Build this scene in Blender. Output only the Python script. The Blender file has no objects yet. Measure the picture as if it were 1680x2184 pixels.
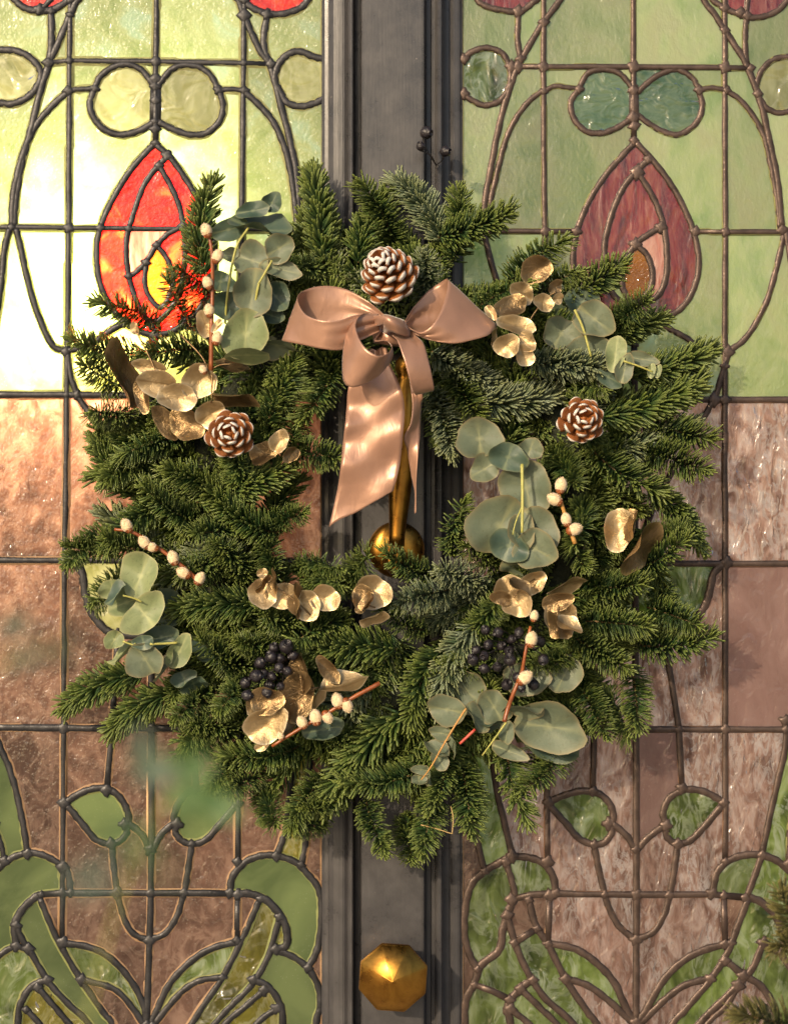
import bpy, bmesh, math, random
import numpy as np
from mathutils import Vector, Matrix, Quaternion, noise as mnoise
from collections import deque

random.seed(7)
rnd = random.Random(11)
scene = bpy.context.scene
C = scene.collection
R = math.radians

# ------------------------------------------------------------------ camera, light, exposure
S = 0.0005            # metres per layout unit on the glass plane (1680 x 2184 units)
CAM_D = 2.0
def P(px, py, d=0.0):
    """a point d metres in front of the glass, seen at layout position px, py"""
    k = (CAM_D - d) / CAM_D
    return Vector(((px - 840) * S * k, -d, (1092 - py) * S * k))
def K(d): return S * (CAM_D - d) / CAM_D

cam = bpy.data.cameras.new('camera'); cam_o = bpy.data.objects.new('camera', cam); C.objects.link(cam_o)
cam_o.location = (0, -CAM_D, 0); cam_o.rotation_euler = (R(90), 0, 0)
cam.sensor_fit = 'HORIZONTAL'; cam.sensor_width = 36; cam.lens = 36 * CAM_D / (1680 * S)
cam.clip_start = 0.05; cam.clip_end = 500
cam.dof.use_dof = True; cam.dof.focus_distance = CAM_D - 0.085; cam.dof.aperture_fstop = 4.4
scene.camera = cam_o

SUN_TRAVEL = Vector((0.60, 1.0, -0.45)).normalized()
world = bpy.data.worlds.new('World'); scene.world = world; world.use_nodes = True
wn = world.node_tree; bg = wn.nodes['Background']
sky = wn.nodes.new('ShaderNodeTexSky'); sky.sky_type = 'NISHITA'; sky.sun_disc = False
sky.sun_elevation = math.asin(-SUN_TRAVEL.z); sky.sun_rotation = math.atan2(-SUN_TRAVEL.x, -SUN_TRAVEL.y)
sky.air_density = 1.0; sky.dust_density = 2.5; sky.ozone_density = 1.0
wn.links.new(sky.outputs[0], bg.inputs[0]); bg.inputs[1].default_value = 0.145
sun = bpy.data.lights.new('sun', 'SUN'); sun_o = bpy.data.objects.new('sun', sun); C.objects.link(sun_o)
sun.energy = 3.5; sun.angle = R(1.0); sun.color = (1.0, 0.80, 0.56)
sun_o.rotation_euler = SUN_TRAVEL.to_track_quat('-Z', 'Y').to_euler(); sun_o.location = (-2, -3, 2)
# the low light blazing behind the left glass
blaze = bpy.data.lights.new('low_light_behind_glass', 'POINT'); blaze_o = bpy.data.objects.new('low_light_behind_glass', blaze)
C.objects.link(blaze_o); bp = P(165, 650); blaze_o.location = (bp.x, 0.075, bp.z)
blaze.energy = 64.0; blaze.color = (1.0, 0.87, 0.64); blaze.shadow_soft_size = 0.03
scene.view_settings.view_transform = 'Standard'; scene.view_settings.look = 'None'
scene.view_settings.exposure = 0.12; scene.view_settings.gamma = 1.0
scene.view_settings.use_curve_mapping = False
scene.render.engine = 'CYCLES'
scene.cycles.max_bounces = 5; scene.cycles.caustics_reflective = False; scene.cycles.caustics_refractive = False; scene.cycles.transparent_max_bounces = 8

# ------------------------------------------------------------------ helpers
def tag(o, label=None, cat=None, group=None, kind=None):
    if label: o['label'] = label
    if cat: o['category'] = cat
    if group: o['group'] = group
    if kind: o['kind'] = kind
    return o
def empty(name, loc, label=None, cat=None, group=None):
    o = bpy.data.objects.new(name, None); C.objects.link(o); o.location = loc; o.empty_display_size = 0.02
    return tag(o, label, cat, group)
def mesh_obj(name, me, parent=None, M=None, pw=None):
    """link a mesh; M is its world matrix, pw the parent's world location"""
    o = bpy.data.objects.new(name, me); C.objects.link(o)
    if M is None: M = Matrix.Identity(4)
    if parent is not None:
        o.parent = parent
        if pw is None: pw = parent.location
        if not isinstance(pw, Matrix): pw = Matrix.Translation(pw)
        M = pw.inverted() @ M
    o.matrix_basis = M
    return o
def make_mesh(name, verts, faces, mat, smooth=True, mats=None, midx=None):
    me = bpy.data.meshes.new(name); me.from_pydata([tuple(v) for v in verts], [], faces); me.update()
    for m in (mats or [mat]): me.materials.append(m)
    if midx is not None: me.polygons.foreach_set('material_index', midx)
    if smooth: me.polygons.foreach_set('use_smooth', [True] * len(me.polygons))
    return me
def fattr(me, name, vals):
    a = me.attributes.new(name, 'FLOAT', 'POINT'); a.data.foreach_set('value', [float(v) for v in vals])
def catmull(pts, n=8):
    pts = [np.array(p, float) for p in pts]
    if len(pts) < 3:
        return [pts[0] + (pts[-1] - pts[0]) * i / n for i in range(n + 1)]
    ext = [2 * pts[0] - pts[1]] + pts + [2 * pts[-1] - pts[-2]]
    out = []
    for i in range(1, len(ext) - 2):
        p0, p1, p2, p3 = ext[i - 1:i + 3]
        for j in range(n):
            t = j / n
            out.append(0.5 * (2 * p1 + (p2 - p0) * t + (2 * p0 - 5 * p1 + 4 * p2 - p3) * t * t + (3 * p1 - p0 - 3 * p2 + p3) * t ** 3))
    out.append(pts[-1])
    return out
def tube_data(pts, radii, seg=8, cap=True):
    pts = [Vector(p) for p in pts]; V = []; F = []
    up = Vector((0.13, -0.9, 0.3)).normalized()
    for i, p in enumerate(pts):
        t = (pts[min(i + 1, len(pts) - 1)] - pts[max(i - 1, 0)]).normalized()
        a = t.cross(up)
        if a.length < 1e-4: a = t.cross(Vector((1, 0, 0)))
        a.normalize(); b = t.cross(a)
        r = radii[i] if hasattr(radii, '__len__') else radii
        for k in range(seg):
            th = 2 * math.pi * k / seg
            V.append(p + a * (r * math.cos(th)) + b * (r * math.sin(th)))
    for i in range(len(pts) - 1):
        for k in range(seg):
            F.append((i * seg + k, i * seg + (k + 1) % seg, (i + 1) * seg + (k + 1) % seg, (i + 1) * seg + k))
    if cap:
        F.append(tuple(range(seg))[::-1]); F.append(tuple((len(pts) - 1) * seg + k for k in range(seg)))
    return V, F
def lathe_data(profile, seg=24):
    """profile of (r, h) turned about local Z"""
    V = []; F = []
    for r, h in profile:
        for k in range(seg):
            th = 2 * math.pi * k / seg; V.append((r * math.cos(th), r * math.sin(th), h))
    for i in range(len(profile) - 1):
        for k in range(seg):
            F.append((i * seg + k, i * seg + (k + 1) % seg, (i + 1) * seg + (k + 1) % seg, (i + 1) * seg + k))
    F.append(tuple(range(seg))[::-1]); F.append(tuple((len(profile) - 1) * seg + k for k in range(seg)))
    return V, F

# ------------------------------------------------------------------ materials
class NT:
    def __init__(s, name):
        s.m = bpy.data.materials.new(name); s.m.use_nodes = True; s.t = s.m.node_tree
        s.b = s.t.nodes['Principled BSDF']; s.out = s.t.nodes['Material Output']
    def n(s, ty, **kw):
        nd = s.t.nodes.new('ShaderNode' + ty)
        for k, v in kw.items():
            if k.startswith('i_'):
                key = k[2:]
                key = int(key) if key.isdigit() else key.replace('_', ' ')
                s.set(nd, key, v)
            else: setattr(nd, k, v)
        return nd
    def set(s, nd, key, v):
        if isinstance(v, bpy.types.NodeSocket): s.t.links.new(v, nd.inputs[key])
        else:
            if isinstance(v, tuple) and len(v) == 3 and nd.inputs[key].type == 'RGBA': v = (*v, 1)
            nd.inputs[key].default_value = v
    def p(s, **kw):
        for k, v in kw.items(): s.set(s.b, k.replace('_', ' '), v)
    def vec(s, scale=(1, 1, 1), rand=True):
        tc = s.n('TexCoord'); mp = s.n('Mapping', i_Scale=scale); v = tc.outputs['Object']
        if rand:
            oi = s.n('ObjectInfo'); mu = s.n('Math', operation='MULTIPLY', i_0=oi.outputs['Random'], i_1=37.0)
            ad = s.n('VectorMath', operation='ADD', i_0=v, i_1=mu.outputs[0]); v = ad.outputs[0]
        s.set(mp, 'Vector', v); return mp.outputs[0]
    def noise(s, vec, scale, detail=3, rough=0.55, dist=0.0):
        return s.n('TexNoise', i_Vector=vec, i_Scale=scale, i_Detail=detail, i_Roughness=rough, i_Distortion=dist).outputs['Fac']
    def ramp(s, fac, stops):
        r = s.n('ValToRGB', i_Fac=fac); e = r.color_ramp.elements
        while len(e) < len(stops): e.new(0.5)
        for el, (pos, col) in zip(e, stops):
            el.position = pos; el.color = (*col, 1) if len(col) == 3 else col
        return r.outputs[0]
    def mix(s, fac, a, b, mode='MIX'):
        m = s.n('Mix', data_type='RGBA', blend_type=mode)
        s.set(m, 0, fac); s.set(m, 6, a); s.set(m, 7, b); return m.outputs[2]
    def math(s, op, a, b=0.0, clamp=False):
        m = s.n('Math', operation=op, use_clamp=clamp); s.set(m, 0, a); s.set(m, 1, b); return m.outputs[0]
    def attr(s, name): return s.n('Attribute', attribute_name=name).outputs['Fac']
    def rand(s): return s.n('ObjectInfo').outputs['Random']
    def bump(s, h, strength=0.3, dist=0.001, normal=None):
        b = s.n('Bump', i_Strength=strength, i_Distance=dist, i_Height=h)
        if normal is not None: s.set(b, 'Normal', normal)
        return b.outputs[0]

def glass_mat(name, c1, c2, trans=0.6, wave=1.0, wscale=55.0, stretch=(1, 1, 1), fine=0.3, rough=0.12, refr=0.25, rrough=0.12, c3=None, cscale=14, spec=0.5, seed=0.0, wisp_glint=None, wsc=60.0, wamt=0.8, ior=1.4, grough=0.10):
    s = NT(name); v = s.vec(stretch)
    cn = s.noise(v, cscale, 3, 0.6, 1.2)
    stops = [(0.34, c1), (0.66, c2)]
    if c3: stops = [(0.30, c1), (0.52, c2), (0.68, c3)]
    col = s.ramp(cn, stops)
    oi = s.rand(); br = s.math('MULTIPLY_ADD', oi, 0.46); s.t.nodes[-1].inputs[2].default_value = 0.76
    col = s.mix(1.0, col, s.n('CombineColor', i_Red=br, i_Green=br, i_Blue=br).outputs[0], 'MULTIPLY')
    w = s.noise(v, wscale, 2, 0.5, 0.8)
    if wisp_glint:     # pale streaks in the colour; on rose and water they paint bright glints
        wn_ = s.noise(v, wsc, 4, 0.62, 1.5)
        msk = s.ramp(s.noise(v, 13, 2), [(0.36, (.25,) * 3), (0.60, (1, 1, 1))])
        col = s.mix(s.mix(1.0, msk, s.ramp(wn_, [(0.475, (0, 0, 0)), (0.53, (wamt,) * 3), (0.56, (wamt * .8,) * 3), (0.63, (0, 0, 0))]), 'MULTIPLY'), col, wisp_glint)
    if seed:     # little air bubbles in the sheet
        vo = s.n('TexVoronoi', i_Vector=v, i_Scale=300.0, i_Randomness=1.0).outputs['Distance']
        bub = s.ramp(vo, [(0.07, (seed,) * 3), (0.20, (0, 0, 0))])
        col = s.mix(s.mix(1.0, bub, s.ramp(w, [(0.48, (0, 0, 0)), (0.62, (1, 1, 1))]), 'MULTIPLY'), col, (0.92, 0.88, 0.74))
    f = s.noise(v, wscale * 6, 2, 0.6)
    h2 = s.math('ADD', s.math('MULTIPLY', w, wave), s.math('MULTIPLY', f, fine * 0.25))
    nb = s.bump(h2, 1.0, 0.004); nsoft = s.bump(h2, 0.35, 0.003)
    s.p(Base_Color=col, Roughness=rough, Specular_IOR_Level=spec, Normal=nsoft)
    tr = s.n('BsdfTranslucent', i_Color=col, i_Normal=nsoft)
    m1 = s.n('MixShader', i_Fac=trans, i_1=s.b.outputs[0], i_2=tr.outputs[0])
    rf = s.n('BsdfRefraction', i_Color=col, i_Roughness=rrough, i_IOR=ior, i_Normal=nb)
    m2 = s.n('MixShader', i_Fac=refr, i_1=m1.outputs[0], i_2=rf.outputs[0])
    gl = s.n('BsdfGlossy', i_Roughness=grough, i_Normal=nb)
    fr = s.n('Fresnel', i_IOR=1.55, i_Normal=nb)
    m3 = s.n('MixShader', i_Fac=fr.outputs[0], i_1=m2.outputs[0], i_2=gl.outputs[0])
    s.t.links.new(m3.outputs[0], s.out.inputs[0])
    return s.m

GL = {}
GL['pale'] = glass_mat('pale_yellow_green_glass', (0.40, 0.47, 0.22), (0.53, 0.57, 0.33), 0.62, 0.3, 40, fine=1.2, refr=0.30, rrough=0.30, c3=(0.52, 0.62, 0.46), cscale=22, seed=.8)
GL['sage'] = glass_mat('sage_green_glass', (0.47, 0.60, 0.28), (0.68, 0.74, 0.42), 0.72, 0.35, 45, (1, 1, .6), fine=0.8, refr=0.28, rrough=0.25, c3=(0.68, 0.69, 0.42), cscale=18, seed=.5, wisp_glint=(0.74, 0.76, 0.52), wsc=26, wamt=.4)
GL['jewel'] = glass_mat('clear_olive_glass', (0.40, 0.40, 0.15), (0.70, 0.69, 0.38), 0.4, 1.6, 30, fine=0.2, refr=0.5, rrough=0.03, wisp_glint=(0.90, 0.88, 0.66), wsc=22, wamt=.35)
GL['deep'] = glass_mat('deep_sea_green_glass', (0.10, 0.20, 0.10), (0.24, 0.34, 0.19), 0.45, 1.4, 40, (1, 1, 1.6), fine=0.2, refr=0.35, rrough=0.04, wisp_glint=(0.62, 0.72, 0.56), wsc=30, wamt=.25)
GL['red'] = glass_mat('bright_red_glass', (0.62, 0.012, 0.015), (0.85, 0.07, 0.03), 0.70, 0.4, 50, fine=0.6, refr=0.28, rrough=0.25, c3=(0.92, 0.26, 0.10), cscale=34)
GL['wine'] = glass_mat('wine_red_streaky_glass', (0.09, 0.012, 0.022), (0.34, 0.035, 0.035), 0.5, 0.6, 40, (1.6, 1, .45), fine=0.4, refr=0.2, rrough=0.1, c3=(0.48, 0.15, 0.10), cscale=38, wisp_glint=(0.55, 0.25, 0.20), wsc=44, wamt=.35)
GL['flesh'] = glass_mat('pale_pink_streaky_glass', (0.50, 0.16, 0.12), (0.70, 0.46, 0.36), 0.45, 0.6, 40, (1.6, 1, .5), fine=0.4, refr=0.2, rrough=0.15, cscale=40)
GL['amber'] = glass_mat('amber_glass', (0.45, 0.17, 0.01), (0.62, 0.27, 0.02), 0.6, 0.3, 60, fine=1.0, refr=0.2, rrough=0.2)
GL['brown'] = glass_mat('brown_rose_glass', (0.19, 0.108, 0.078), (0.33, 0.20, 0.145), 0.70, 0.5, 42, (1, 1, .7), fine=1.2, rough=0.2, refr=0.25, rrough=0.16, c3=(0.54, 0.37, 0.28), cscale=34, seed=.6, wisp_glint=(0.66, 0.47, 0.36), wsc=40, wamt=.5)
GL['rose'] = glass_mat('rose_hammered_glass', (0.31, 0.18, 0.135), (0.68, 0.47, 0.385), 0.78, 1.1, 62, (1.5, 1, .6), fine=0.3, rough=0.06, refr=0.34, rrough=0.02, c3=(0.95, 0.79, 0.70), cscale=44, wisp_glint=(1.0, 0.95, 0.91), wsc=64, wamt=.8, ior=1.6, grough=.19)  # near-white streaks put the glints of the ripples into the colour
GL['mauve'] = glass_mat('mauve_pink_smooth_glass', (0.48, 0.31, 0.27), (0.64, 0.45, 0.40), 0.74, 0.5, 60, (1, 1, .6), fine=0.5, rough=0.15, refr=0.35, rrough=0.15, cscale=16, seed=.4)
GL['fern'] = glass_mat('fern_green_smooth_glass', (0.19, 0.26, 0.10), (0.34, 0.42, 0.18), 0.62, 0.25, 25, fine=0.3, rough=0.12, refr=0.3, rrough=0.2, cscale=12, seed=.3)
GL['water'] = glass_mat('green_rippled_water_glass', (0.09, 0.14, 0.02), (0.38, 0.48, 0.14), 0.76, 2.0, 34, (1.3, 1, .7), fine=0.1, rough=0.04, refr=0.42, rrough=0.01, c3=(0.66, 0.74, 0.42), cscale=24, wisp_glint=(0.92, 0.97, 0.80), wsc=34, wamt=.75, ior=1.6, grough=.17)  # white streaks in the colour stand in for bright reflections
GL['olive'] = glass_mat('olive_yellow_glass', (0.16, 0.15, 0.008), (0.42, 0.38, 0.05), 0.4, 2.2, 36, (1, 1, .8), fine=0.2, rough=0.06, refr=0.45, rrough=0.02, wisp_glint=(0.80, 0.82, 0.62), wsc=26, wamt=.45, ior=1.6, grough=.17)

def lead_mat(name, c1, c2, rough):
    s = NT(name); v = s.vec()
    n1 = s.noise(v, 60, 5, 0.65); n2 = s.noise(v, 500, 3, 0.6)
    s.p(Base_Color=s.ramp(n1, [(0.3, c1), (0.7, c2)]), Metallic=0.55, Roughness=s.ramp(n2, [(0.3, (rough - .12,) * 3), (0.7, (rough + .12,) * 3)]),
        Normal=s.bump(s.math('ADD', n1, s.math('MULTIPLY', n2, 0.4)), 0.5, 0.0012))
    return s.m
LEAD = {'L': lead_mat('dark_grey_lead', (0.018, 0.0175, 0.019), (0.052, 0.050, 0.052), 0.42),
        'R': lead_mat('brown_lead', (0.045, 0.030, 0.024), (0.115, 0.078, 0.062), 0.42)}  # browner, lighter lead on the right, dark grey on the left
SOLD = {'L': lead_mat('grey_solder', (0.024, 0.0235, 0.025), (0.062, 0.060, 0.062), 0.45),
        'R': lead_mat('brown_solder', (0.055, 0.037, 0.030), (0.135, 0.092, 0.074), 0.45)}
def putty_mat(name, col, tr):
    s = NT(name); n1 = s.noise(s.vec(), 150, 4)
    c = s.mix(n1, tuple(x * .6 for x in col), col)
    s.p(Base_Color=c, Roughness=0.6)
    t = s.n('BsdfTranslucent', i_Color=c); m = s.n('MixShader', i_Fac=tr, i_1=s.b.outputs[0], i_2=t.outputs[0])
    s.t.links.new(m.outputs[0], s.out.inputs[0]); return s.m
PUT = {'pale': putty_mat('pale_green_edge_cement', (0.80, 0.78, 0.36), .6), 'brown': putty_mat('tan_edge_cement', (0.80, 0.50, 0.28), .5),
       'rose': putty_mat('dull_rose_edge_cement', (0.34, 0.19, 0.12), .4), 'green': putty_mat('green_edge_cement', (0.50, 0.54, 0.20), .5),
       'sage': putty_mat('sage_edge_cement', (0.52, 0.52, 0.2), .5)}

s = NT('dark_grey_door_paint'); v = s.vec((1, 1, .06)); v2 = s.vec()
g = s.noise(v, 420, 4, .6); b2 = s.noise(v2, 26, 5, .65); sp = s.noise(v2, 260, 2)
col = s.ramp(b2, [(0.3, (0.036, 0.0345, 0.036)), (0.7, (0.070, 0.066, 0.067))])
col = s.mix(s.ramp(sp, [(0.74, (0, 0, 0)), (0.80, (1, 1, 1))]), col, (0.22, 0.19, 0.17))
s.p(Base_Color=col, Roughness=s.ramp(b2, [(0.3, (.22,) * 3), (0.7, (.42,) * 3)]), Normal=s.bump(s.math('ADD', g, s.math('MULTIPLY', b2, 2.5)), 0.22, 0.0006))
M_PAINT = s.m
s = NT('old_brass'); v = s.vec()
n1 = s.noise(v, 45, 5, .65, .5); n2 = s.noise(s.vec((1, 1, 6)), 300, 3)
s.p(Base_Color=s.ramp(n1, [(0.3, (0.28, 0.12, 0.022)), (0.62, (0.50, 0.25, 0.045)), (0.8, (0.17, 0.07, 0.02))]), Metallic=1.0,
    Roughness=s.ramp(n1, [(0.3, (.22,) * 3), (0.75, (.42,) * 3)]), Normal=s.bump(n2, 0.12, 0.0004))
M_BRASS = s.m

def needle_mat(name, dark, mid, tip, frost):
    s = NT(name); t = s.attr('t'); r = s.attr('r'); e = s.attr('e')
    c = s.mix(r, dark, mid)
    oi = s.rand()
    c = s.mix(s.math('MULTIPLY', oi, 0.45), c, tuple(x * y for x, y in zip(mid, (0.8, 1.05, 1.5))))
    c = s.mix(s.math('MULTIPLY', s.math('POWER', t, 3.0), 0.75), c, tip)
    c = s.mix(s.math('MULTIPLY', e, 0.55), c, tip)
    n1 = s.noise(s.vec(), 60, 2)
    c = s.mix(s.ramp(n1, [(0.4, (0, 0, 0)), (0.75, (frost,) * 3)]), c, (0.30, 0.36, 0.27))
    s.p(Base_Color=c, Roughness=0.42, Specular_IOR_Level=0.45)
    tr = s.n('BsdfTranslucent', i_Color=c); m = s.n('MixShader', i_Fac=0.08, i_1=s.b.outputs[0], i_2=tr.outputs[0])
    s.t.links.new(m.outputs[0], s.out.inputs[0]); return s.m
M_NEEDLE = needle_mat('fir_needle_green', (0.012, 0.037, 0.011), (0.044, 0.096, 0.022), (0.21, 0.245, 0.045), 0.10)
M_NFROST = needle_mat('fir_needle_grey_green', (0.045, 0.085, 0.040), (0.115, 0.160, 0.075), (0.28, 0.29, 0.12), 0.6)
M_NBROWN = needle_mat('fir_needle_brownish', (0.035, 0.045, 0.016), (0.085, 0.095, 0.03), (0.20, 0.16, 0.045), 0.1)
def simple(name, c1, c2, rough=0.6, scale=120, bump=0.3, bd=0.001, **kw):
    s = NT(name); n1 = s.noise(s.vec(), scale, 4, .6)
    s.p(Base_Color=s.ramp(n1, [(0.3, c1), (0.7, c2)]), Roughness=rough, Normal=s.bump(n1, bump, bd), **kw); return s.m
M_TWIG = simple('fir_twig_brown', (0.10, 0.055, 0.02), (0.20, 0.13, 0.05))
M_BUD = simple('fir_bud_rust', (0.22, 0.06, 0.02), (0.36, 0.12, 0.04))
M_FRAME = simple('dark_moss_and_twig', (0.008, 0.012, 0.006), (0.03, 0.035, 0.015), 0.9, 90, 1.0, .01)
M_WILLOW = simple('red_brown_willow_bark', (0.16, 0.04, 0.012), (0.34, 0.10, 0.025), 0.35)
M_STEMY = simple('yellow_green_stem', (0.32, 0.33, 0.07), (0.46, 0.42, 0.12), 0.5)
M_STEMO = simple('orange_brown_stem', (0.40, 0.18, 0.04), (0.50, 0.28, 0.07), 0.5)
M_STEMR = simple('red_stem', (0.40, 0.04, 0.03), (0.55, 0.10, 0.06), 0.4)
M_WIRE = simple('black_stalk', (0.010, 0.008, 0.008), (0.03, 0.025, 0.022), 0.45)
M_BERRY = simple('black_wrinkled_berry', (0.006, 0.005, 0.007), (0.028, 0.022, 0.026), 0.36, 260, 0.9, .0015)
M_STRAW = simple('dry_straw', (0.42, 0.28, 0.10), (0.55, 0.38, 0.16), 0.6)
s = NT('cream_catkin_fur'); n1 = s.noise(s.vec(), 300, 3)
s.p(Base_Color=s.ramp(n1, [(0.3, (0.62, 0.46, 0.26)), (0.7, (0.82, 0.66, 0.42))]), Roughness=0.9, Sheen_Weight=0.5)
M_CATKIN = s.m

def leaf_mat(name, c1, c2, rim, vein, speck, rough, metallic=0.0, crinkle=0.2, cr_scale=120, tr=0.12, dark=(0.1, 0.1, 0.05)):
    s = NT(name); v = s.vec()
    n1 = s.noise(v, 40, 4, .6); n2 = s.noise(v, 300, 3, .65); n3 = s.noise(v, cr_scale, 4, .6, 1.0)
    c = s.ramp(n1, [(0.3, c1), (0.7, c2)])
    c = s.mix(s.math('MULTIPLY', s.rand(), 0.35), c, tuple(x * y for x, y in zip(c1, (0.75, 0.8, 0.9))))
    c = s.mix(s.ramp(n2, [(0.57, (0, 0, 0)), (0.70, (speck,) * 3)]), c, dark)
    c = s.mix(s.math('MULTIPLY', s.attr('vein'), 0.7), c, vein)
    c = s.mix(s.math('MULTIPLY', s.math('POWER', s.attr('rim'), 14.0), 0.8), c, rim)
    s.p(Base_Color=c, Roughness=rough, Metallic=metallic, Normal=s.bump(n3, crinkle, 0.003))
    if tr > 0:
        t = s.n('BsdfTranslucent', i_Color=c); m = s.n('MixShader', i_Fac=tr, i_1=s.b.outputs[0], i_2=t.outputs[0])
        s.t.links.new(m.outputs[0], s.out.inputs[0])
    return s.m
M_EUC = leaf_mat('grey_green_eucalyptus', (0.105, 0.135, 0.085), (0.175, 0.205, 0.130), (0.30, 0.24, 0.12), (0.30, 0.31, 0.16), 0.5, 0.55)
M_EUCD = leaf_mat('dark_blue_green_eucalyptus', (0.040, 0.075, 0.052), (0.085, 0.125, 0.088), (0.16, 0.18, 0.09), (0.22, 0.26, 0.14), 0.3, 0.5)
M_EUCY = leaf_mat('yellow_green_eucalyptus', (0.17, 0.215, 0.095), (0.27, 0.31, 0.145), (0.42, 0.40, 0.2), (0.44, 0.46, 0.22), 0.45, 0.55)
M_FGLEAF = leaf_mat('fresh_green_leaf', (0.04, 0.105, 0.03), (0.075, 0.15, 0.04), (0.2, 0.3, 0.1), (0.2, 0.3, 0.1), 0.2, 0.5)
M_GOLD = leaf_mat('pale_gold_leaf', (0.36, 0.25, 0.12), (0.60, 0.44, 0.24), (0.88, 0.72, 0.46), (0.24, 0.15, 0.06), 0.3, 0.45, 0.8, 0.30, 150, 0.0, (0.25, 0.17, 0.07))
M_BRONZE = leaf_mat('bronze_leaf', (0.17, 0.11, 0.05), (0.30, 0.20, 0.10), (0.60, 0.42, 0.2), (0.2, 0.12, 0.05), 0.3, 0.35, 0.8, 0.4, 200, 0.0, (0.1, 0.06, 0.03))

s = NT('rose_gold_satin'); v = s.vec()
n1 = s.noise(v, 18, 3, .5); cr = s.noise(s.vec((1.6, 1, .7)), 60, 3, .55, 1.8); wv = s.n('TexNoise', i_Vector=s.vec((1, 1, 1)), i_Scale=1500.0, i_Detail=1.0).outputs['Fac']
s.p(Base_Color=s.ramp(n1, [(0.3, (0.33, 0.180, 0.118)), (0.7, (0.41, 0.230, 0.155))]), Roughness=0.36, Specular_IOR_Level=0.6, Sheen_Weight=0.35, Sheen_Roughness=0.35,
    Metallic=0.36, Normal=s.bump(s.math('ADD', s.math('MULTIPLY', n1, 2.0), s.math('MULTIPLY', cr, .20)), 0.36, 0.004))
M_SATIN = s.m
s = NT('cone_scale_brown_white_tip'); w = s.attr('w'); n1 = s.noise(s.vec(), 180, 4)
c = s.ramp(n1, [(0.3, (0.17, 0.052, 0.010)), (0.7, (0.42, 0.14, 0.028))])
wj = s.math('ADD', w, s.math('MULTIPLY', s.math('SUBTRACT', n1, 0.5), 0.35))
s.p(Base_Color=s.mix(s.ramp(wj, [(0.89, (0, 0, 0)), (0.97, (1, 1, 1))]), c, (0.78, 0.73, 0.66)), Roughness=0.55, Normal=s.bump(n1, 0.5, .0015))
M_CONE = s.m
M_GROUND = simple('warm_stone_paving', (0.32, 0.28, 0.23), (0.44, 0.39, 0.32), 0.8, 6)

# ------------------------------------------------------------------ setting: the paving in front of and behind the door
me = make_mesh('ground', [(-40, -40, -1.25), (40, -40, -1.25), (40, 40, -1.25), (-40, 40, -1.25)], [(0, 1, 2, 3)], M_GROUND, False)
tag(mesh_obj('ground', me), kind='structure')

# ------------------------------------------------------------------ the door timber
TOP, BOT = -330, 2520
def extrude_profile(name, prof, y0, y1, parent, mat):
    """prof: (px, depth mm) points of a closed section, drawn vertically from y0 to y1"""
    V = []; n = len(prof)
    for yy in (y0, y1):
        for px, mm in prof: V.append(Vector(((px - 840) * S, -mm / 1000, (1092 - yy) * S)))
    F = [tuple(range(n)), tuple(range(2 * n - 1, n - 1, -1))]
    for i in range(n): F.append((i, n + i, n + (i + 1) % n, (i + 1) % n))
    me = make_mesh(name, V, F, mat, False); bm = bmesh.new(); bm.from_mesh(me); bmesh.ops.recalc_face_normals(bm, faces=bm.faces)
    ed = [e for e in bm.edges if abs(e.verts[0].co.z - e.verts[1].co.z) > 0.5 and e.calc_face_angle(0) > 0.5]
    bmesh.ops.bevel(bm, geom=ed, offset=0.0008, segments=2, affect='EDGES'); bm.to_mesh(me); bm.free()
    return mesh_obj(name, me, parent)
door = empty('door', (0, 0, (1092 - BOT) * S), 'dark grey painted timber door with moulded centre post between stained glass panels', 'door')
extrude_profile('moulding', [(686, -22), (686, 3), (693, 6), (700, 7), (703, 11), (712, 15), (722, 17), (733, 17.5), (738, 16), (741, 15), (744, 19), (749, 22), (752.5, 22), (754, 6), (757.5, 4), (757.5, -22)], TOP, BOT, door, M_PAINT)
extrude_profile('moulding', [(918.5, -22), (918.5, 13), (921, 15), (925, 15), (929, 20), (934, 22.5), (940, 22), (943, 9), (950, 5), (958, 4), (966, 6.5), (978, 5.5), (984, 2), (988, 1), (988, -22)], TOP, BOT, door, M_PAINT)
extrude_profile('centre_board', [(757.5, -22), (757.5, 4), (767, 5), (770, 9), (771.5, 27), (774, 29), (901, 29), (904, 27), (905.5, 17), (910, 13), (918.5, 12), (918.5, -22)], TOP, BOT, door, M_PAINT)
extrude_profile('side_stile', [(-330, -22), (-330, 20), (-60, 20), (-48, 14), (-34, 10), (-30, 4), (-30, -22)], TOP, BOT, door, M_PAINT)
extrude_profile('side_stile', [(1715, -22), (1715, 4), (1719, 10), (1733, 14), (1745, 20), (2010, 20), (2010, -22)], TOP, BOT, door, M_PAINT)
def rail(xa, xb, ya, yb):
    V = [((x - 840) * S, y, (1092 - z) * S) for x in (xa, xb) for y in (0.02, -0.018) for z in (ya, yb)]
    F = [(0, 1, 3, 2), (4, 6, 7, 5), (0, 4, 5, 1), (2, 3, 7, 6), (0, 2, 6, 4), (1, 5, 7, 3)]
    me = make_mesh('rail', V, F, M_PAINT, False); bm = bmesh.new(); bm.from_mesh(me); bmesh.ops.recalc_face_normals(bm, faces=bm.faces)
    bmesh.ops.bevel(bm, geom=bm.edges[:], offset=0.002, segments=2, affect='EDGES'); bm.to_mesh(me); bm.free(); mesh_obj('rail', me, door)
for xa, xb in ((-32, 688), (988, 1717)):
    rail(xa, xb, TOP, -200); rail(xa, xb, 2380, BOT)
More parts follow.
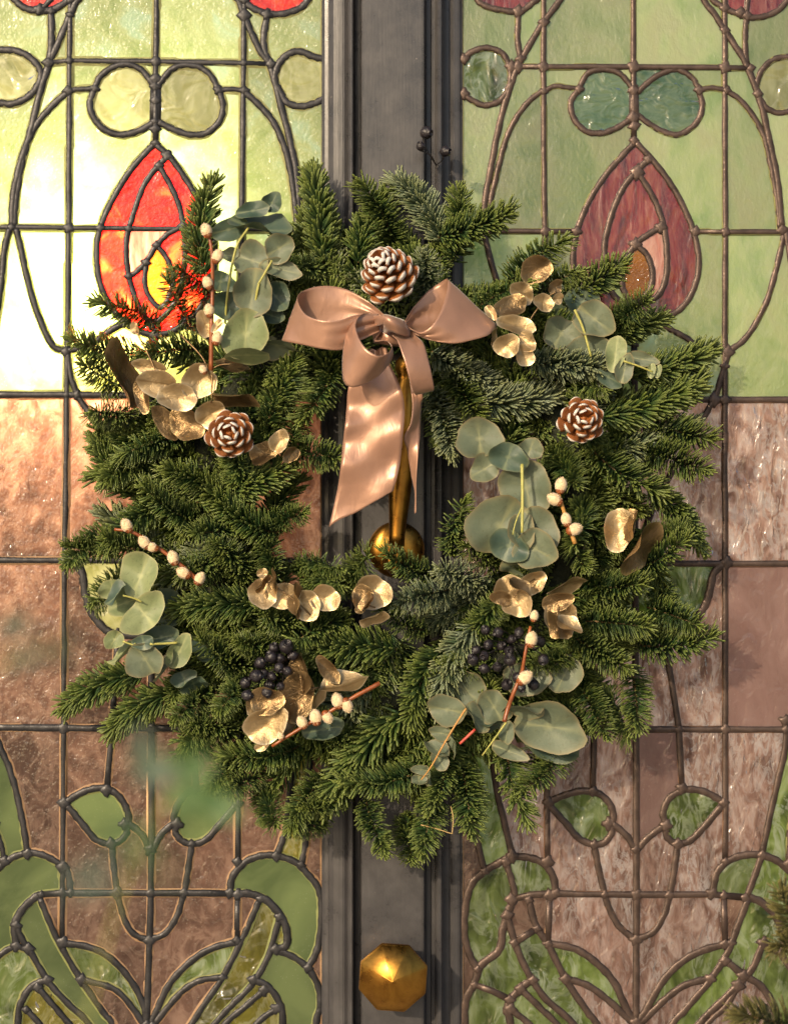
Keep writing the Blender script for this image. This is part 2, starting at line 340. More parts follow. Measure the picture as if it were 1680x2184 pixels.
#@GLASS
# ------------------------------------------------------------------ leaded glass
def TF(ox, oy): return lambda pts: [(ox + x * .4375, oy + y * .4375) for x, y in pts]
T1, T3, T5 = TF(0, 0), TF(0, 656.25), TF(0, 1449)
T2, T4, T6 = TF(945, 0), TF(945, 656.25), TF(945, 1449)
I = lambda pts: list(pts)
def mir(pts, c): return [(2 * c - x, y) for x, y in pts]
L_LINES = [  # (kind, points, half width)   l = straight pieces, c = curve
 ('l', I([(151, -200), (149, 129), (147, 486), (143, 842), (138, 1195), (136, 1553), (134, 1895), (133, 2010)]), 6.5),
 ('l', I([(335, -200), (333, 129), (331, 305)]), 6.5),
 ('l', I([(326, 735), (324, 1195), (323, 1553), (323, 1790), (322, 1905), (314, 2150), (312, 2380)]), 7.5),
 ('l', I([(523, -200), (520, 131), (516, 440), (512, 842), (511, 1195), (510, 1553), (507, 1838)]), 6.5),
 ('l', T5([(1160, 1050), (1155, 1272)]), 7),
 ('l', I([(104, 133), (150, 129), (333, 131), (520, 134), (577, 136)]), 6.5),
 ('l', I([(-30, 485), (26, 484), (147, 486), (212, 486), (330, 487), (447, 488), (690, 490)]), 6),
 ('l', I([(-30, 842), (143, 842), (690, 846)]), 7), ('l', I([(-30, 1195), (138, 1195), (690, 1199)]), 7), ('l', I([(-30, 1552), (136, 1553), (690, 1555)]), 8),
 # upper hearts and their stalks
 ('c', T1([(335, 441), (400, 434), (462, 432)]), 6), ('c', T1([(1065, 438), (1130, 436), (1190, 440)]), 6),
 ('c', T1([(462, 432), (490, 372), (555, 325), (625, 314), (690, 340), (735, 395), (756, 420)]), 7), ('c', T1([(462, 432), (438, 510), (465, 585), (525, 640), (600, 656), (680, 636), (756, 592)]), 7.5),
 ('c', T1([(1065, 438), (1030, 370), (975, 328), (905, 316), (840, 335), (790, 390), (768, 420)]), 7), ('c', T1([(1065, 438), (1088, 510), (1070, 590), (1010, 645), (930, 656), (850, 632), (768, 592)]), 7.5),
 ('l', I([(332, 168), (331, 275)]), 12.5),
 # sweeping stems, left side
 ('c', T1([(430, -460), (400, -60), (365, 20), (300, 170), (240, 310), (190, 470), (150, 640), (102, 790), (66, 950), (58, 1106)]), 8),
 ('c', T1([(335, 445), (265, 505), (190, 590), (140, 685), (105, 810), (80, 960), (68, 1106)]), 7.5),
 ('c', T1([(250, 55), (252, 180), (243, 300)]), 8),
 ('c', T1([(50, 1110), (22, 1220), (5, 1400), (-20, 1560), (-70, 1900)]), 7), ('c', T1([(78, 1112), (105, 1220), (132, 1350), (185, 1530), (255, 1680), (322, 1712)]), 7),
 ('c', T1([(-70, 250), (0, 242), (70, 246), (140, 275), (192, 332), (196, 390), (150, 460), (70, 504), (0, 500), (-70, 480)]), 8),
 ('c', T1([(-70, -190), (30, -60), (80, 5), (120, 36), (180, 52), (250, 47), (325, 5), (360, -60), (390, -460)]), 8), ('c', T1([(195, 46), (235, 10), (260, -60), (270, -460)]), 6),
 # right side
 ('c', T1([(1090, -460), (1120, -80), (1165, 5), (1205, 110), (1262, 235), (1318, 325), (1372, 520), (1422, 720), (1448, 870), (1465, 1110)]), 8),
 ('c', T1([(1190, 445), (1262, 510), (1330, 590), (1378, 690), (1412, 810), (1436, 960), (1450, 1110)]), 7.5),
 ('c', T1([(1302, 70), (1285, 200), (1312, 318)]), 8),
 ('c', T1([(1130, -460), (1150, -80), (1195, 5), (1245, 44), (1315, 66), (1400, 62), (1480, 25), (1510, -40), (1540, -240), (1550, -470)]), 8),
 ('c', T1([(1590, 290), (1530, 276), (1460, 250), (1398, 268), (1355, 318), (1340, 390), (1370, 455), (1400, 500), (1470, 517), (1540, 500), (1590, 470)]), 8),
 # the bud
 ('c', T1([(755, 700), (690, 765), (610, 870), (540, 990), (490, 1110), (472, 1230), (490, 1380), (545, 1495), (612, 1572), (690, 1618), (760, 1632)]), 7),
 ('c', T1([(755, 700), (830, 770), (910, 880), (975, 990), (1030, 1110), (1045, 1240), (1030, 1390), (975, 1500), (905, 1572), (830, 1618), (760, 1632)]), 7),
 ('c', T1([(815, 760), (735, 850), (685, 940), (648, 1050), (624, 1130), (614, 1220), (625, 1330), (652, 1430), (690, 1520), (740, 1580)]), 7),
 ('c', T1([(775, 806), (830, 900), (872, 1000), (895, 1110), (903, 1230), (890, 1360), (860, 1460), (800, 1540), (740, 1580)]), 7),
 ('c', T1([(893, 1100), (820, 1140), (765, 1195), (715, 1270), (660, 1330), (628, 1345)]), 6.5),
 ('c', T1([(765, 1195), (815, 1260), (845, 1350), (830, 1430), (785, 1500), (730, 1450), (705, 1380), (712, 1280)]), 6.5),
 ('c', T1([(612, 1572), (540, 1610), (440, 1680), (325, 1712)]), 7), ('c', T1([(905, 1572), (980, 1615), (1080, 1680), (1180, 1712)]), 7),
 # lower half, behind the wreath
 ('c', T3([(330, 215), (345, 330), (380, 430), (440, 520), (500, 610), (620, 830), (720, 1060), (738, 1230)]), 7), ('c', T3([(1180, 215), (1160, 330), (1125, 430), (1060, 520), (1000, 610), (880, 830), (780, 1060), (742, 1230)]), 7),
 ('c', T3([(355, 1236), (400, 1290), (415, 1390), (440, 1475), (495, 1550), (560, 1590), (738, 1602)]), 9), ('c', T3([(1140, 1240), (1090, 1290), (1075, 1390), (1050, 1475), (995, 1550), (930, 1590), (738, 1602)]), 9),
 # lower hearts
 ('c', T5([(312, 604), (400, 552), (480, 530), (555, 548), (608, 610), (628, 680), (610, 706)]), 8), ('c', T5([(610, 706), (618, 745), (590, 785), (540, 802), (470, 782), (400, 702), (320, 606)]), 8),
 ('c', T5([(1160, 604), (1072, 552), (995, 530), (920, 548), (867, 610), (847, 680), (862, 706)]), 8), ('c', T5([(862, 706), (855, 745), (885, 785), (935, 802), (1005, 782), (1075, 702), (1155, 606)]), 8),
 ('c', T5([(625, 700), (690, 756), (732, 830)]), 8), ('c', T5([(850, 700), (785, 756), (744, 830)]), 8),
 ('l', T5([(575, -222), (552, 150), (545, 237), (522, 540)]), 7), ('l', T5([(905, -222), (930, 150), (938, 237), (955, 540)]), 7),
 ('c', T5([(545, 802), (556, 920), (572, 1040), (600, 1150), (650, 1240), (728, 1272)]), 7.5), ('c', T5([(935, 802), (918, 920), (898, 1040), (865, 1150), (810, 1235), (728, 1272)]), 7.5),
 ('l', T5([(200, 1050), (310, 1042), (572, 1040), (735, 1042), (898, 1042), (1150, 1045)]), 7.5),
 # curls, left
 ('c', T5([(345, 1040), (332, 950), (275, 890), (205, 856), (140, 846), (65, 868), (0, 915), (-60, 985)]), 8),
 ('c', T5([(200, 1050), (165, 1068), (105, 1128), (72, 1200), (80, 1300)]), 9), ('c', T5([(-75, 160), (-30, 250), (5, 340), (45, 430), (82, 560), (112, 700), (135, 848)]), 7.5), ('c', T5([(-30, 700), (5, 800), (22, 885)]), 6.5),
 ('c', T5([(195, 1065), (240, 1180), (292, 1290), (395, 1465), (500, 1620), (560, 1720), (640, 2130)]), 7.5), ('c', T5([(80, 1200), (110, 1270), (145, 1320), (232, 1468), (330, 1580), (440, 1690), (640, 2000)]), 7.5),
 ('c', T5([(-60, 1390), (0, 1345), (60, 1308), (140, 1312)]), 7.5), ('c', T5([(232, 1466), (165, 1490), (112, 1560), (88, 1680), (100, 2130)]), 8), ('c', T5([(185, 1500), (260, 1590), (345, 1690), (560, 1950)]), 7), ('c', T5([(128, 1610), (200, 1690), (400, 1930)]), 7),
 # curls, right
 ('c', T5([(1120, 1040), (1135, 960), (1195, 892), (1275, 860), (1350, 860), (1440, 892), (1505, 955), (1552, 1020), (1568, 1110), (1560, 1250), (1538, 1340), (1500, 1405)]), 8),
 ('c', T5([(1150, 1045), (1215, 1046), (1295, 1075), (1362, 1145), (1398, 1230), (1392, 1300), (1345, 1315)]), 9), ('c', T5([(1440, 237), (1405, 640), (1385, 760), (1348, 860)]), 7.5), ('c', T5([(1520, 237), (1505, 560), (1492, 780), (1468, 905)]), 7.5),
 ('c', T5([(1268, 1070), (1225, 1170), (1170, 1290), (1082, 1460), (960, 1640), (900, 1760), (780, 2130)]), 7.5), ('c', T5([(1362, 1160), (1312, 1340), (1235, 1480), (1130, 1590), (1030, 1700), (800, 2000)]), 7.5),
 ('c', T5([(1320, 1310), (1420, 1350), (1500, 1408), (1552, 1500), (1560, 1600), (1540, 1700), (1530, 2130)]), 8), ('c', T5([(1235, 1466), (1300, 1492), (1358, 1570), (1378, 1680), (1370, 2130)]), 8), ('c', T5([(1290, 1515), (1190, 1600), (1090, 1690), (900, 1930)]), 7), ('c', T5([(1350, 1605), (1240, 1690), (1000, 1960)]), 7),
 # petals
 ('c', T5([(715, 1680), (700, 1590), (640, 1472), (545, 1365), (440, 1308), (302, 1285)]), 8), ('c', T5([(735, 1680), (775, 1590), (832, 1478), (935, 1372), (1040, 1310), (1165, 1278)]), 8),
 ('c', T5([(705, 1690), (620, 1568), (540, 1502), (400, 1466)]), 7.5), ('c', T5([(745, 1690), (865, 1545), (960, 1475), (1085, 1452)]), 7.5),
]
R_LINES = [
 ('l', I([(1160, -200), (1158, 143), (1161, 490), (1163, 855), (1164, 1203), (1165, 1555), (1167, 1838)]), 6.5), ('l', T6([(517, 1055), (510, 1290)]), 7),
 ('l', I([(1349, -200), (1350, 143), (1351, 300)]), 6.5), ('l', I([(1352, 735), (1354, 1203), (1356, 1555), (1356, 1800), (1356, 1908), (1356, 2160), (1356, 2380)]), 7.5),
 ('l', I([(1545, -200), (1545, 145), (1546, 495), (1545, 855), (1545, 1203), (1546, 1555), (1546, 1838)]), 6.5), ('l', T6([(1365, 1055), (1372, 1290)]), 7),
 ('l', I([(1090, 141), (1158, 142), (1350, 142), (1545, 144), (1600, 145)]), 6.5),
 ('l', I([(985, 493), (1045, 493), (1161, 493), (1228, 493)]), 6), ('l', I([(1482, 494), (1546, 494), (1662, 495), (1715, 495)]), 6),
 ('l', I([(985, 852), (1163, 853), (1545, 852), (1715, 853)]), 7.5), ('l', I([(985, 1201), (1164, 1202), (1545, 1202), (1715, 1202)]), 7), ('l', I([(985, 1556), (1165, 1555), (1546, 1556), (1715, 1557)]), 7.5),
 ('c', T2([(490, 445), (540, 420), (600, 425), (660, 432)]), 6), ('c', T2([(1245, 438), (1310, 428), (1380, 440)]), 6),
 ('c', T2([(660, 432), (700, 360), (770, 338), (850, 352), (900, 400), (925, 440)]), 6.5), ('c', T2([(660, 432), (620, 500), (640, 585), (700, 640), (775, 648), (850, 620), (925, 570)]), 7),
 ('c', T2([(1245, 438), (1215, 380), (1150, 340), (1090, 345), (1010, 390), (945, 450)]), 6.5), ('c', T2([(1245, 438), (1262, 520), (1230, 600), (1150, 655), (1070, 640), (1000, 600), (940, 555)]), 7),
 ('l', I([(1351, 180), (1352, 268)]), 11),
 ('c', T2([(650, -470), (620, -100), (575, -10), (480, 120), (375, 300), (320, 440), (270, 620), (235, 800), (205, 960), (190, 1120)]), 7.5), ('c', T2([(485, 440), (410, 500), (340, 600), (295, 710), (260, 850), (232, 970), (215, 1120)]), 6.5), ('c', T2([(365, 55), (362, 180), (375, 285)]), 7),
 ('c', T2([(100, 285), (140, 250), (215, 232), (290, 262), (325, 340), (320, 420), (275, 490), (205, 512), (140, 488), (100, 455)]), 7), ('c', T2([(60, -200), (150, -30), (190, 20), (270, 45), (365, 55), (430, 15), (480, -60), (540, -470)]), 7),
 ('c', T2([(1210, -470), (1250, -60), (1330, 80), (1400, 190), (1475, 310), (1545, 500), (1590, 690), (1628, 880), (1650, 1120)]), 7.5), ('c', T2([(1380, 440), (1450, 490), (1520, 580), (1570, 690), (1600, 830), (1625, 960), (1640, 1120)]), 6.5), ('c', T2([(1478, 75), (1470, 200), (1478, 315)]), 7),
 ('c', T2([(1260, -470), (1290, -60), (1360, 30), (1420, 60), (1500, 85), (1590, 70), (1660, 20), (1700, -90), (1720, -470)]), 7), ('c', T2([(1450, 60), (1480, 10), (1480, -500)]), 6), ('c', T2([(1770, 300), (1680, 275), (1590, 300), (1535, 375), (1530, 450), (1575, 525), (1650, 548), (1770, 520)]), 7),
 ('c', T2([(935, 690), (860, 770), (770, 880), (700, 1000), (650, 1130), (632, 1260), (650, 1400), (710, 1500), (790, 1570), (870, 1600), (930, 1605)]), 7), ('c', T2([(935, 690), (1020, 780), (1110, 900), (1180, 1030), (1225, 1150), (1245, 1290), (1215, 1420), (1150, 1510), (1055, 1560), (930, 1605)]), 7),
 ('c', T2([(1000, 775), (925, 850), (865, 935), (825, 1030), (792, 1150), (785, 1250), (800, 1360), (840, 1450), (925, 1500)]), 7), ('c', T2([(945, 838), (1005, 930), (1052, 1030), (1078, 1130), (1090, 1260), (1080, 1370), (1035, 1450), (925, 1500)]), 7),
 ('c', T2([(1060, 1108), (1000, 1140), (935, 1190), (890, 1250), (800, 1330)]), 7), ('c', T2([(935, 1190), (990, 1240), (1018, 1320), (1005, 1410), (935, 1480), (880, 1420), (870, 1330), (890, 1250)]), 7),
 ('c', T4([(1050, 70), (1120, 112), (1190, 150), (1260, 200), (1385, 215)]), 7), ('c', T4([(820, 70), (740, 112), (670, 150), (600, 200), (500, 215)]), 7),
 ('c', T2([(1665, 1120), (1625, 1300), (1570, 1480), (1480, 1640), (1395, 1710)]), 7), ('c', T2([(1668, 1120), (1700, 1300), (1760, 1500)]), 7), ('c', T2([(195, 1120), (240, 1300), (300, 1480), (380, 1640), (480, 1710)]), 7),
 ('c', T4([(1392, 212), (1360, 320), (1322, 440), (1245, 570), (1200, 650), (1050, 920), (990, 1060), (940, 1245)]), 7), ('c', T4([(488, 212), (520, 320), (560, 440), (640, 570), (690, 650), (840, 920), (895, 1060), (938, 1245)]), 7),
 ('c', T4([(1380, 1244), (1320, 1290), (1295, 1390), (1265, 1470), (1200, 1560), (1140, 1590), (938, 1602)]), 9), ('c', T4([(505, 1244), (560, 1290), (585, 1390), (615, 1470), (680, 1560), (740, 1590), (938, 1602)]), 9),
 ('l', T6([(1080, -215), (1095, -80), (1112, 20), (1148, 240), (1162, 530)]), 7), ('l', T6([(790, -215), (770, -80), (750, 20), (735, 240), (728, 545)]), 7),
 ('c', T6([(512, 600), (590, 565), (680, 545), (760, 560), (815, 615), (828, 680), (805, 705)]), 8), ('c', T6([(805, 705), (820, 745), (785, 795), (735, 805), (660, 775), (590, 695), (515, 612)]), 8),
 ('c', T6([(1365, 600), (1280, 552), (1185, 537), (1105, 575), (1070, 650), (1085, 712)]), 8), ('c', T6([(1085, 712), (1090, 768), (1140, 802), (1205, 785), (1275, 715), (1362, 612)]), 8),
 ('c', T6([(820, 700), (890, 760), (936, 830)]), 8), ('c', T6([(1078, 712), (1000, 770), (944, 830)]), 8),
 ('c', T6([(735, 805), (758, 930), (785, 1045), (805, 1110), (855, 1205), (936, 1270)]), 7.5), ('c', T6([(1142, 802), (1125, 930), (1102, 1050), (1075, 1150), (1020, 1235), (936, 1270)]), 7.5),
 ('l', T6([(330, 1075), (430, 1052), (545, 1045), (785, 1050), (940, 1050), (1102, 1050), (1310, 1050), (1470, 1065)]), 7.5),
 ('c', T6([(548, 1042), (532, 955), (480, 893), (405, 868), (330, 868), (262, 900), (192, 942), (132, 1010), (106, 1120), (102, 1250), (128, 1345), (168, 1412)]), 8.5),
 ('c', T6([(305, 890), (330, 970), (352, 1065)]), 7.5), ('c', T6([(125, 240), (150, 640), (165, 780), (200, 935)]), 7.5), ('c', T6([(215, 240), (265, 560), (295, 690), (335, 862)]), 7.5),
 ('c', T6([(345, 1070), (318, 1130), (290, 1220), (272, 1320), (185, 1395), (150, 1485), (112, 1560), (102, 1690), (110, 2130)]), 9), ('c', T6([(310, 1150), (350, 1290), (412, 1430), (500, 1560), (640, 1690), (820, 1960)]), 8), ('c', T6([(415, 1075), (450, 1200), (512, 1295), (600, 1470), (700, 1620), (760, 1720), (860, 2130)]), 8),
 ('l', T6([(345, 1285), (455, 1215)]), 8), ('c', T6([(435, 1465), (385, 1500), (338, 1550), (308, 1615), (330, 1700), (350, 2130)]), 8.5), ('l', T6([(150, 1488), (240, 1520), (320, 1562)]), 7.5), ('c', T6([(375, 1510), (460, 1590), (560, 1690), (780, 1940)]), 7.5), ('c', T6([(325, 1608), (430, 1695), (680, 1950)]), 7.5),
 ('c', T6([(1310, 1045), (1332, 945), (1390, 885), (1470, 858), (1550, 858), (1625, 885), (1690, 940), (1770, 1040)]), 8.5), ('c', T6([(1552, 858), (1520, 950), (1478, 1060)]), 7.5), ('c', T6([(1665, 200), (1668, 320), (1638, 460), (1595, 650), (1552, 858)]), 7.5), ('c', T6([(1770, 380), (1700, 640), (1680, 900)]), 7),
 ('c', T6([(1478, 1060), (1555, 1090), (1625, 1165), (1660, 1260), (1640, 1330), (1560, 1285)]), 9), ('c', T6([(1485, 1070), (1432, 1210), (1380, 1340), (1290, 1480), (1180, 1610), (1100, 1720), (1000, 2130)]), 8), ('c', T6([(1560, 1280), (1500, 1420), (1385, 1540), (1240, 1690), (1050, 1960)]), 8),
 ('c', T6([(1372, 1370), (1462, 1440), (1550, 1500), (1610, 1600), (1620, 1720), (1610, 2130)]), 8.5), ('c', T6([(1640, 1330), (1700, 1420), (1770, 1480)]), 7.5), ('c', T6([(1550, 1600), (1440, 1690), (1200, 1960)]), 7.5), ('c', T6([(1460, 1445), (1380, 1590), (1270, 1700), (1120, 1960)]), 7),
 ('c', T6([(936, 1672), (895, 1615), (832, 1480), (742, 1380), (640, 1315), (505, 1288)]), 8.5), ('c', T6([(944, 1672), (985, 1620), (1032, 1530), (1122, 1410), (1240, 1332), (1402, 1284)]), 8.5),
 ('c', T6([(936, 1690), (885, 1640), (800, 1562), (700, 1492), (595, 1460)]), 8), ('c', T6([(944, 1690), (1000, 1640), (1090, 1552), (1180, 1492), (1300, 1458)]), 8),
]
def seeds(T, *items): return [(T([p])[0], k) for p, k in items]
L_SEEDS = (seeds(T1, ((600, 490), 'jewel'), ((930, 490), 'jewel'), ((60, 370), 'jewel'), ((1465, 385), 'jewel'), ((150, 10), 'red'), ((300, -40), 'red'), ((1330, 20), 'red'), ((640, 900), 'red'), ((860, 860), 'red'), ((960, 1050), 'red'), ((545, 1250), 'red'), ((760, 1000), 'red'), ((680, 1180), 'flesh'), ((860, 1250), 'red'), ((980, 1300), 'red'), ((770, 1350), 'amber'), ((670, 1400), 'red'), ((860, 1550), 'red'))
 + seeds(T3, ((480, 1400), 'jewel'), ((520, 170), 'jewel'), ((1000, 1400), 'jewel'))
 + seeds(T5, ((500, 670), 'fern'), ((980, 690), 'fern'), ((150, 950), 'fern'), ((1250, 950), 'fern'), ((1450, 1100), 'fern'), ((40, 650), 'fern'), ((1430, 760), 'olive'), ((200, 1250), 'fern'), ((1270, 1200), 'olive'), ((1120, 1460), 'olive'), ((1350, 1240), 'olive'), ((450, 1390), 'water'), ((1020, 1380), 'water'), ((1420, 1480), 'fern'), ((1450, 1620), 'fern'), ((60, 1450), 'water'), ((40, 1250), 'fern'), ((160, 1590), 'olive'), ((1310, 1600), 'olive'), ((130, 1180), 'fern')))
R_SEEDS = (seeds(T2, ((770, 490), 'deep'), ((1100, 490), 'deep'), ((210, 370), 'water'), ((1640, 420), 'jewel'), ((300, 0), 'wine'), ((1400, 10), 'wine'), ((1600, 10), 'wine'), ((800, 900), 'wine'), ((740, 1090), 'wine'), ((1080, 920), 'wine'), ((1180, 1300), 'wine'), ((950, 1000), 'wine'), ((850, 1250), 'wine'), ((1045, 1280), 'flesh'), ((950, 1330), 'amber'), ((700, 1300), 'wine'))
 + seeds(T4, ((1200, 1420), 'water'), ((1180, 230), 'pale'), ((700, 1420), 'water'))
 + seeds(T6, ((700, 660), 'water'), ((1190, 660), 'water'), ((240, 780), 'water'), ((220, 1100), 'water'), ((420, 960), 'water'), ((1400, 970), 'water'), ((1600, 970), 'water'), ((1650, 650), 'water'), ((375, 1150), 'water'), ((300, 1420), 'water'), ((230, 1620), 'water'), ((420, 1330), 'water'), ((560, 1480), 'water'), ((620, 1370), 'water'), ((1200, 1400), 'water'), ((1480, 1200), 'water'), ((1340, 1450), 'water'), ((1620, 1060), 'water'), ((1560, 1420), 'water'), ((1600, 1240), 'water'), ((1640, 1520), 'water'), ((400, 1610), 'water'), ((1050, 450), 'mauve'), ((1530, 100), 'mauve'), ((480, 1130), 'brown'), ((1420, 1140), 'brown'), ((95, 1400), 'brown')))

def densify(kind, pts):
    if kind == 'c': return catmull(pts, 6)
    out = []
    for (xa, ya), (xb, yb) in zip(pts, pts[1:]):
        n = max(1, int(math.hypot(xb - xa, yb - ya) / 40))
        for i in range(n): out.append(np.array((xa + (xb - xa) * i / n, ya + (yb - ya) * i / n)))
    out.append(np.array(pts[-1], float)); return out
def seg_cross(a, b, c, d):
    r = b - a; q = d - c; den = r[0] * q[1] - r[1] * q[0]
    if abs(den) < 1e-9: return None
    w = c - a; t = (w[0] * q[1] - w[1] * q[0]) / den; u = (w[0] * r[1] - w[1] * r[0]) / den
    return a + r * t if -0.02 <= t <= 1.02 and -0.02 <= u <= 1.02 else None
def rdp(pts, tol):
    if len(pts) < 3: return pts
    a, b = np.array(pts[0]), np.array(pts[-1]); d = b - a; L = np.hypot(*d)
    A = np.array(pts) - a
    dist = np.abs(A[:, 0] * d[1] - A[:, 1] * d[0]) / L if L > 1e-6 else np.hypot(A[:, 0], A[:, 1])
    i = int(dist.argmax())
    if dist[i] < tol: return [pts[0], pts[-1]]
    return rdp(pts[:i + 1], tol)[:-1] + rdp(pts[i:], tol)

def build_panel(side, lines, seedlist, x0, x1, label):
    y0, y1 = -200, 2380; cell = 2.0; root = empty('stained_glass_panel', ((0.5 * (x0 + x1) - 840) * S, 0, (1092 - y1) * S), label, 'stained glass')
    jit = random.Random(5 if side == 'L' else 6)
    W, H = int((x1 - x0) / cell), int((y1 - y0) / cell)
    bar = np.zeros((H, W), bool); dense = []
    for kind, pts, hw in lines:
        d = densify(kind, pts)
        d = [p + np.array((jit.uniform(-.5, .5), jit.uniform(-.5, .5))) for p in d]
        d2 = [p for p in d if x0 - 90 < p[0] < x1 + 90]
        dense.append((d2, hw))
        for a, b in zip(d2, d2[1:]):
            n = int(np.hypot(*(b - a)) / 0.8) + 1
            q = a + (b - a) * np.linspace(0, 1, n + 1)[:, None]
            ix = ((q[:, 0] - x0) / cell).astype(int); iy = ((q[:, 1] - y0) / cell).astype(int)
            for dx, dy in ((0, 0), (1, 0), (-1, 0), (0, 1), (0, -1)):
                jx, jy = ix + dx, iy + dy; ok = (jx >= 0) & (jx < W) & (jy >= 0) & (jy < H); bar[jy[ok], jx[ok]] = True
    # --- flood fill the cells between the cames
    lab = np.where(bar, -1, 0).ravel().tolist(); comps = []; nxt = 1
    for st in range(W * H):
        if lab[st]: continue
        dq = [st]; lab[st] = nxt; cells = []
        while dq:
            c = dq.pop(); cells.append(c); x = c % W
            if x and not lab[c - 1]: lab[c - 1] = nxt; dq.append(c - 1)
            if x < W - 1 and not lab[c + 1]: lab[c + 1] = nxt; dq.append(c + 1)
            if c >= W and not lab[c - W]: lab[c - W] = nxt; dq.append(c - W)
            if c < W * (H - 1) and not lab[c + W]: lab[c + W] = nxt; dq.append(c + W)
        comps.append(cells); nxt += 1
    key = {}
    for (px, py), k in seedlist:
        ix, iy = int((px - x0) / cell), int((py - y0) / cell)
        if 0 <= ix < W and 0 <= iy < H and lab[iy * W + ix] > 0: key[lab[iy * W + ix]] = k
    for ci, cells in enumerate(comps):
        if len(cells) < 45: continue
        cs = set(cells); nx = {}
        for c in cells:
            x, y = c % W, c // W
            if (c - W) not in cs: nx.setdefault((x, y), []).append((x + 1, y))
            if x == W - 1 or (c + 1) not in cs: nx.setdefault((x + 1, y), []).append((x + 1, y + 1))
            if (c + W) not in cs: nx.setdefault((x + 1, y + 1), []).append((x, y + 1))
            if x == 0 or (c - 1) not in cs: nx.setdefault((x, y + 1), []).append((x, y))
        best = []
        while nx:
            st = next(iter(nx)); loop = [st]; cur = nx[st].pop()
            if not nx[st]: del nx[st]
            while cur != st:
                loop.append(cur); nn = nx[cur].pop()
                if not nx[cur]: del nx[cur]
                cur = nn
            if len(loop) > len(best): best = loop
        a = np.array(best, float); n = len(a)
        sm = sum(np.roll(a, k, 0) for k in (-2, -1, 0, 1, 2)) / 5
        i0 = int(np.argmin(sm[:, 0] + sm[:, 1])); sm = np.roll(sm, -i0, 0); h = n // 2
        lp = [tuple(p) for p in sm]
        poly = rdp(lp[:h + 1], .45)[:-1] + rdp(lp[h:] + lp[:1], .45)[:-1]
        if len(poly) < 3: continue
        poly = [(x0 + x * cell, y0 + y * cell) for x, y in poly]
        cx = sum(p[0] for p in poly) / len(poly); cy = sum(p[1] for p in poly) / len(poly)
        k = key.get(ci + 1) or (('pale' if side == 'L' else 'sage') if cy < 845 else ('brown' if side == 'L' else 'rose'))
        loc = Vector(((cx - 840) * S, 0, (1092 - cy) * S)); m = len(poly)
        tilt = (jit.uniform(-.0006, .0006), jit.uniform(-.0006, .0006))
        V = [((px - cx) * S, -0.0002 + tilt[0] * (px - cx) / 100 + tilt[1] * (py - cy) / 100, (cy - py) * S) for px, py in poly]
        V += [(x, y + 0.003, z) for x, y, z in V]
        F = [tuple(range(m)), tuple(range(2 * m - 1, m - 1, -1))] + [(i, m + i, m + (i + 1) % m, (i + 1) % m) for i in range(m)]
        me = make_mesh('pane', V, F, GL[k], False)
        po = mesh_obj('pane', me, root, Matrix.Translation(loc))
        # the cement left along the came edge, a low fillet
        pk = {'pale': 'pale', 'jewel': 'pale', 'sage': 'sage', 'brown': 'brown', 'rose': 'rose', 'mauve': 'rose', 'fern': 'green', 'olive': 'green', 'water': 'sage'}.get(k)
        if pk:
            wi = 4.2 if side == 'L' else 0.9
            pp = np.array(poly); area = 0.5 * sum(pp[i][0] * pp[(i + 1) % m][1] - pp[(i + 1) % m][0] * pp[i][1] for i in range(m)); sg = 1 if area > 0 else -1
            V = []; F = []
            for i in range(m):
                e1 = pp[i] - pp[i - 1]; e2 = pp[(i + 1) % m] - pp[i]; e1 /= np.hypot(*e1) + 1e-9; e2 /= np.hypot(*e2) + 1e-9
                nv = np.array((-(e1 + e2)[1], (e1 + e2)[0])) * sg; nv /= np.hypot(*nv) + 1e-9
                w = wi * jit.uniform(.7, 1.25)
                for off, dep in ((1.5, .0018), (3.2, .0012), (3.2 + w, -0.0001)):
                    q = pp[i] + nv * off; V.append(((q[0] - cx) * S, -0.0002 - dep, (cy - q[1]) * S))
            for i in range(m):
                j = (i + 1) % m
                for t in (0, 1): F.append((3 * i + t, 3 * j + t, 3 * j + t + 1, 3 * i + t + 1))
            mesh_obj('edge_cement', make_mesh('edge_cement', V, F, PUT[pk], True), po, Matrix.Translation(loc), loc)
    # --- cames
    prof = [(-1, .0005), (-1, -.0013), (-.88, -.0026), (-.55, -.0035), (0, -.0038), (.55, -.0035), (.88, -.0026), (1, -.0013), (1, .0005)]
    joints = []
    for d, hw in dense:
        d = [p for p in d if x0 - 2 <= p[0] <= x1 + 2 and y0 - 2 <= p[1] <= y1 + 2]
        if len(d) < 2: continue
        V = []; F = []; q = len(prof)
        o = d[len(d) // 2]
        for i, p in enumerate(d):
            t = d[min(i + 1, len(d) - 1)] - d[max(i - 1, 0)]; t = t / (np.hypot(*t) + 1e-9); nv = np.array((-t[1], t[0]))
            w = .95 * hw * (1 + .07 * math.sin(i * 1.7 + hw * 9)) * jit.uniform(.97, 1.03); hz = jit.uniform(.95, 1.06)
            for u, y in prof:
                r = p + nv * (u * w); V.append(((r[0] - o[0]) * S, y * hz * .72, -(r[1] - o[1]) * S))
        for i in range(len(d) - 1):
            for j in range(q - 1): F.append((i * q + j, i * q + j + 1, (i + 1) * q + j + 1, (i + 1) * q + j))
        F.append(tuple(range(q))[::-1]); F.append(tuple((len(d) - 1) * q + j for j in range(q)))
        me = make_mesh('came', V, F, LEAD[side], True)
        mesh_obj('came', me, root, Matrix.Translation(((o[0] - 840) * S, jit.uniform(-.0003, .0003), (1092 - o[1]) * S)))
        joints += [d[0], d[-1]]
    boxes = [(np.min(d, 0), np.max(d, 0)) for d, hw in dense if len(d) > 1]; dn = [d for d, hw in dense if len(d) > 1]
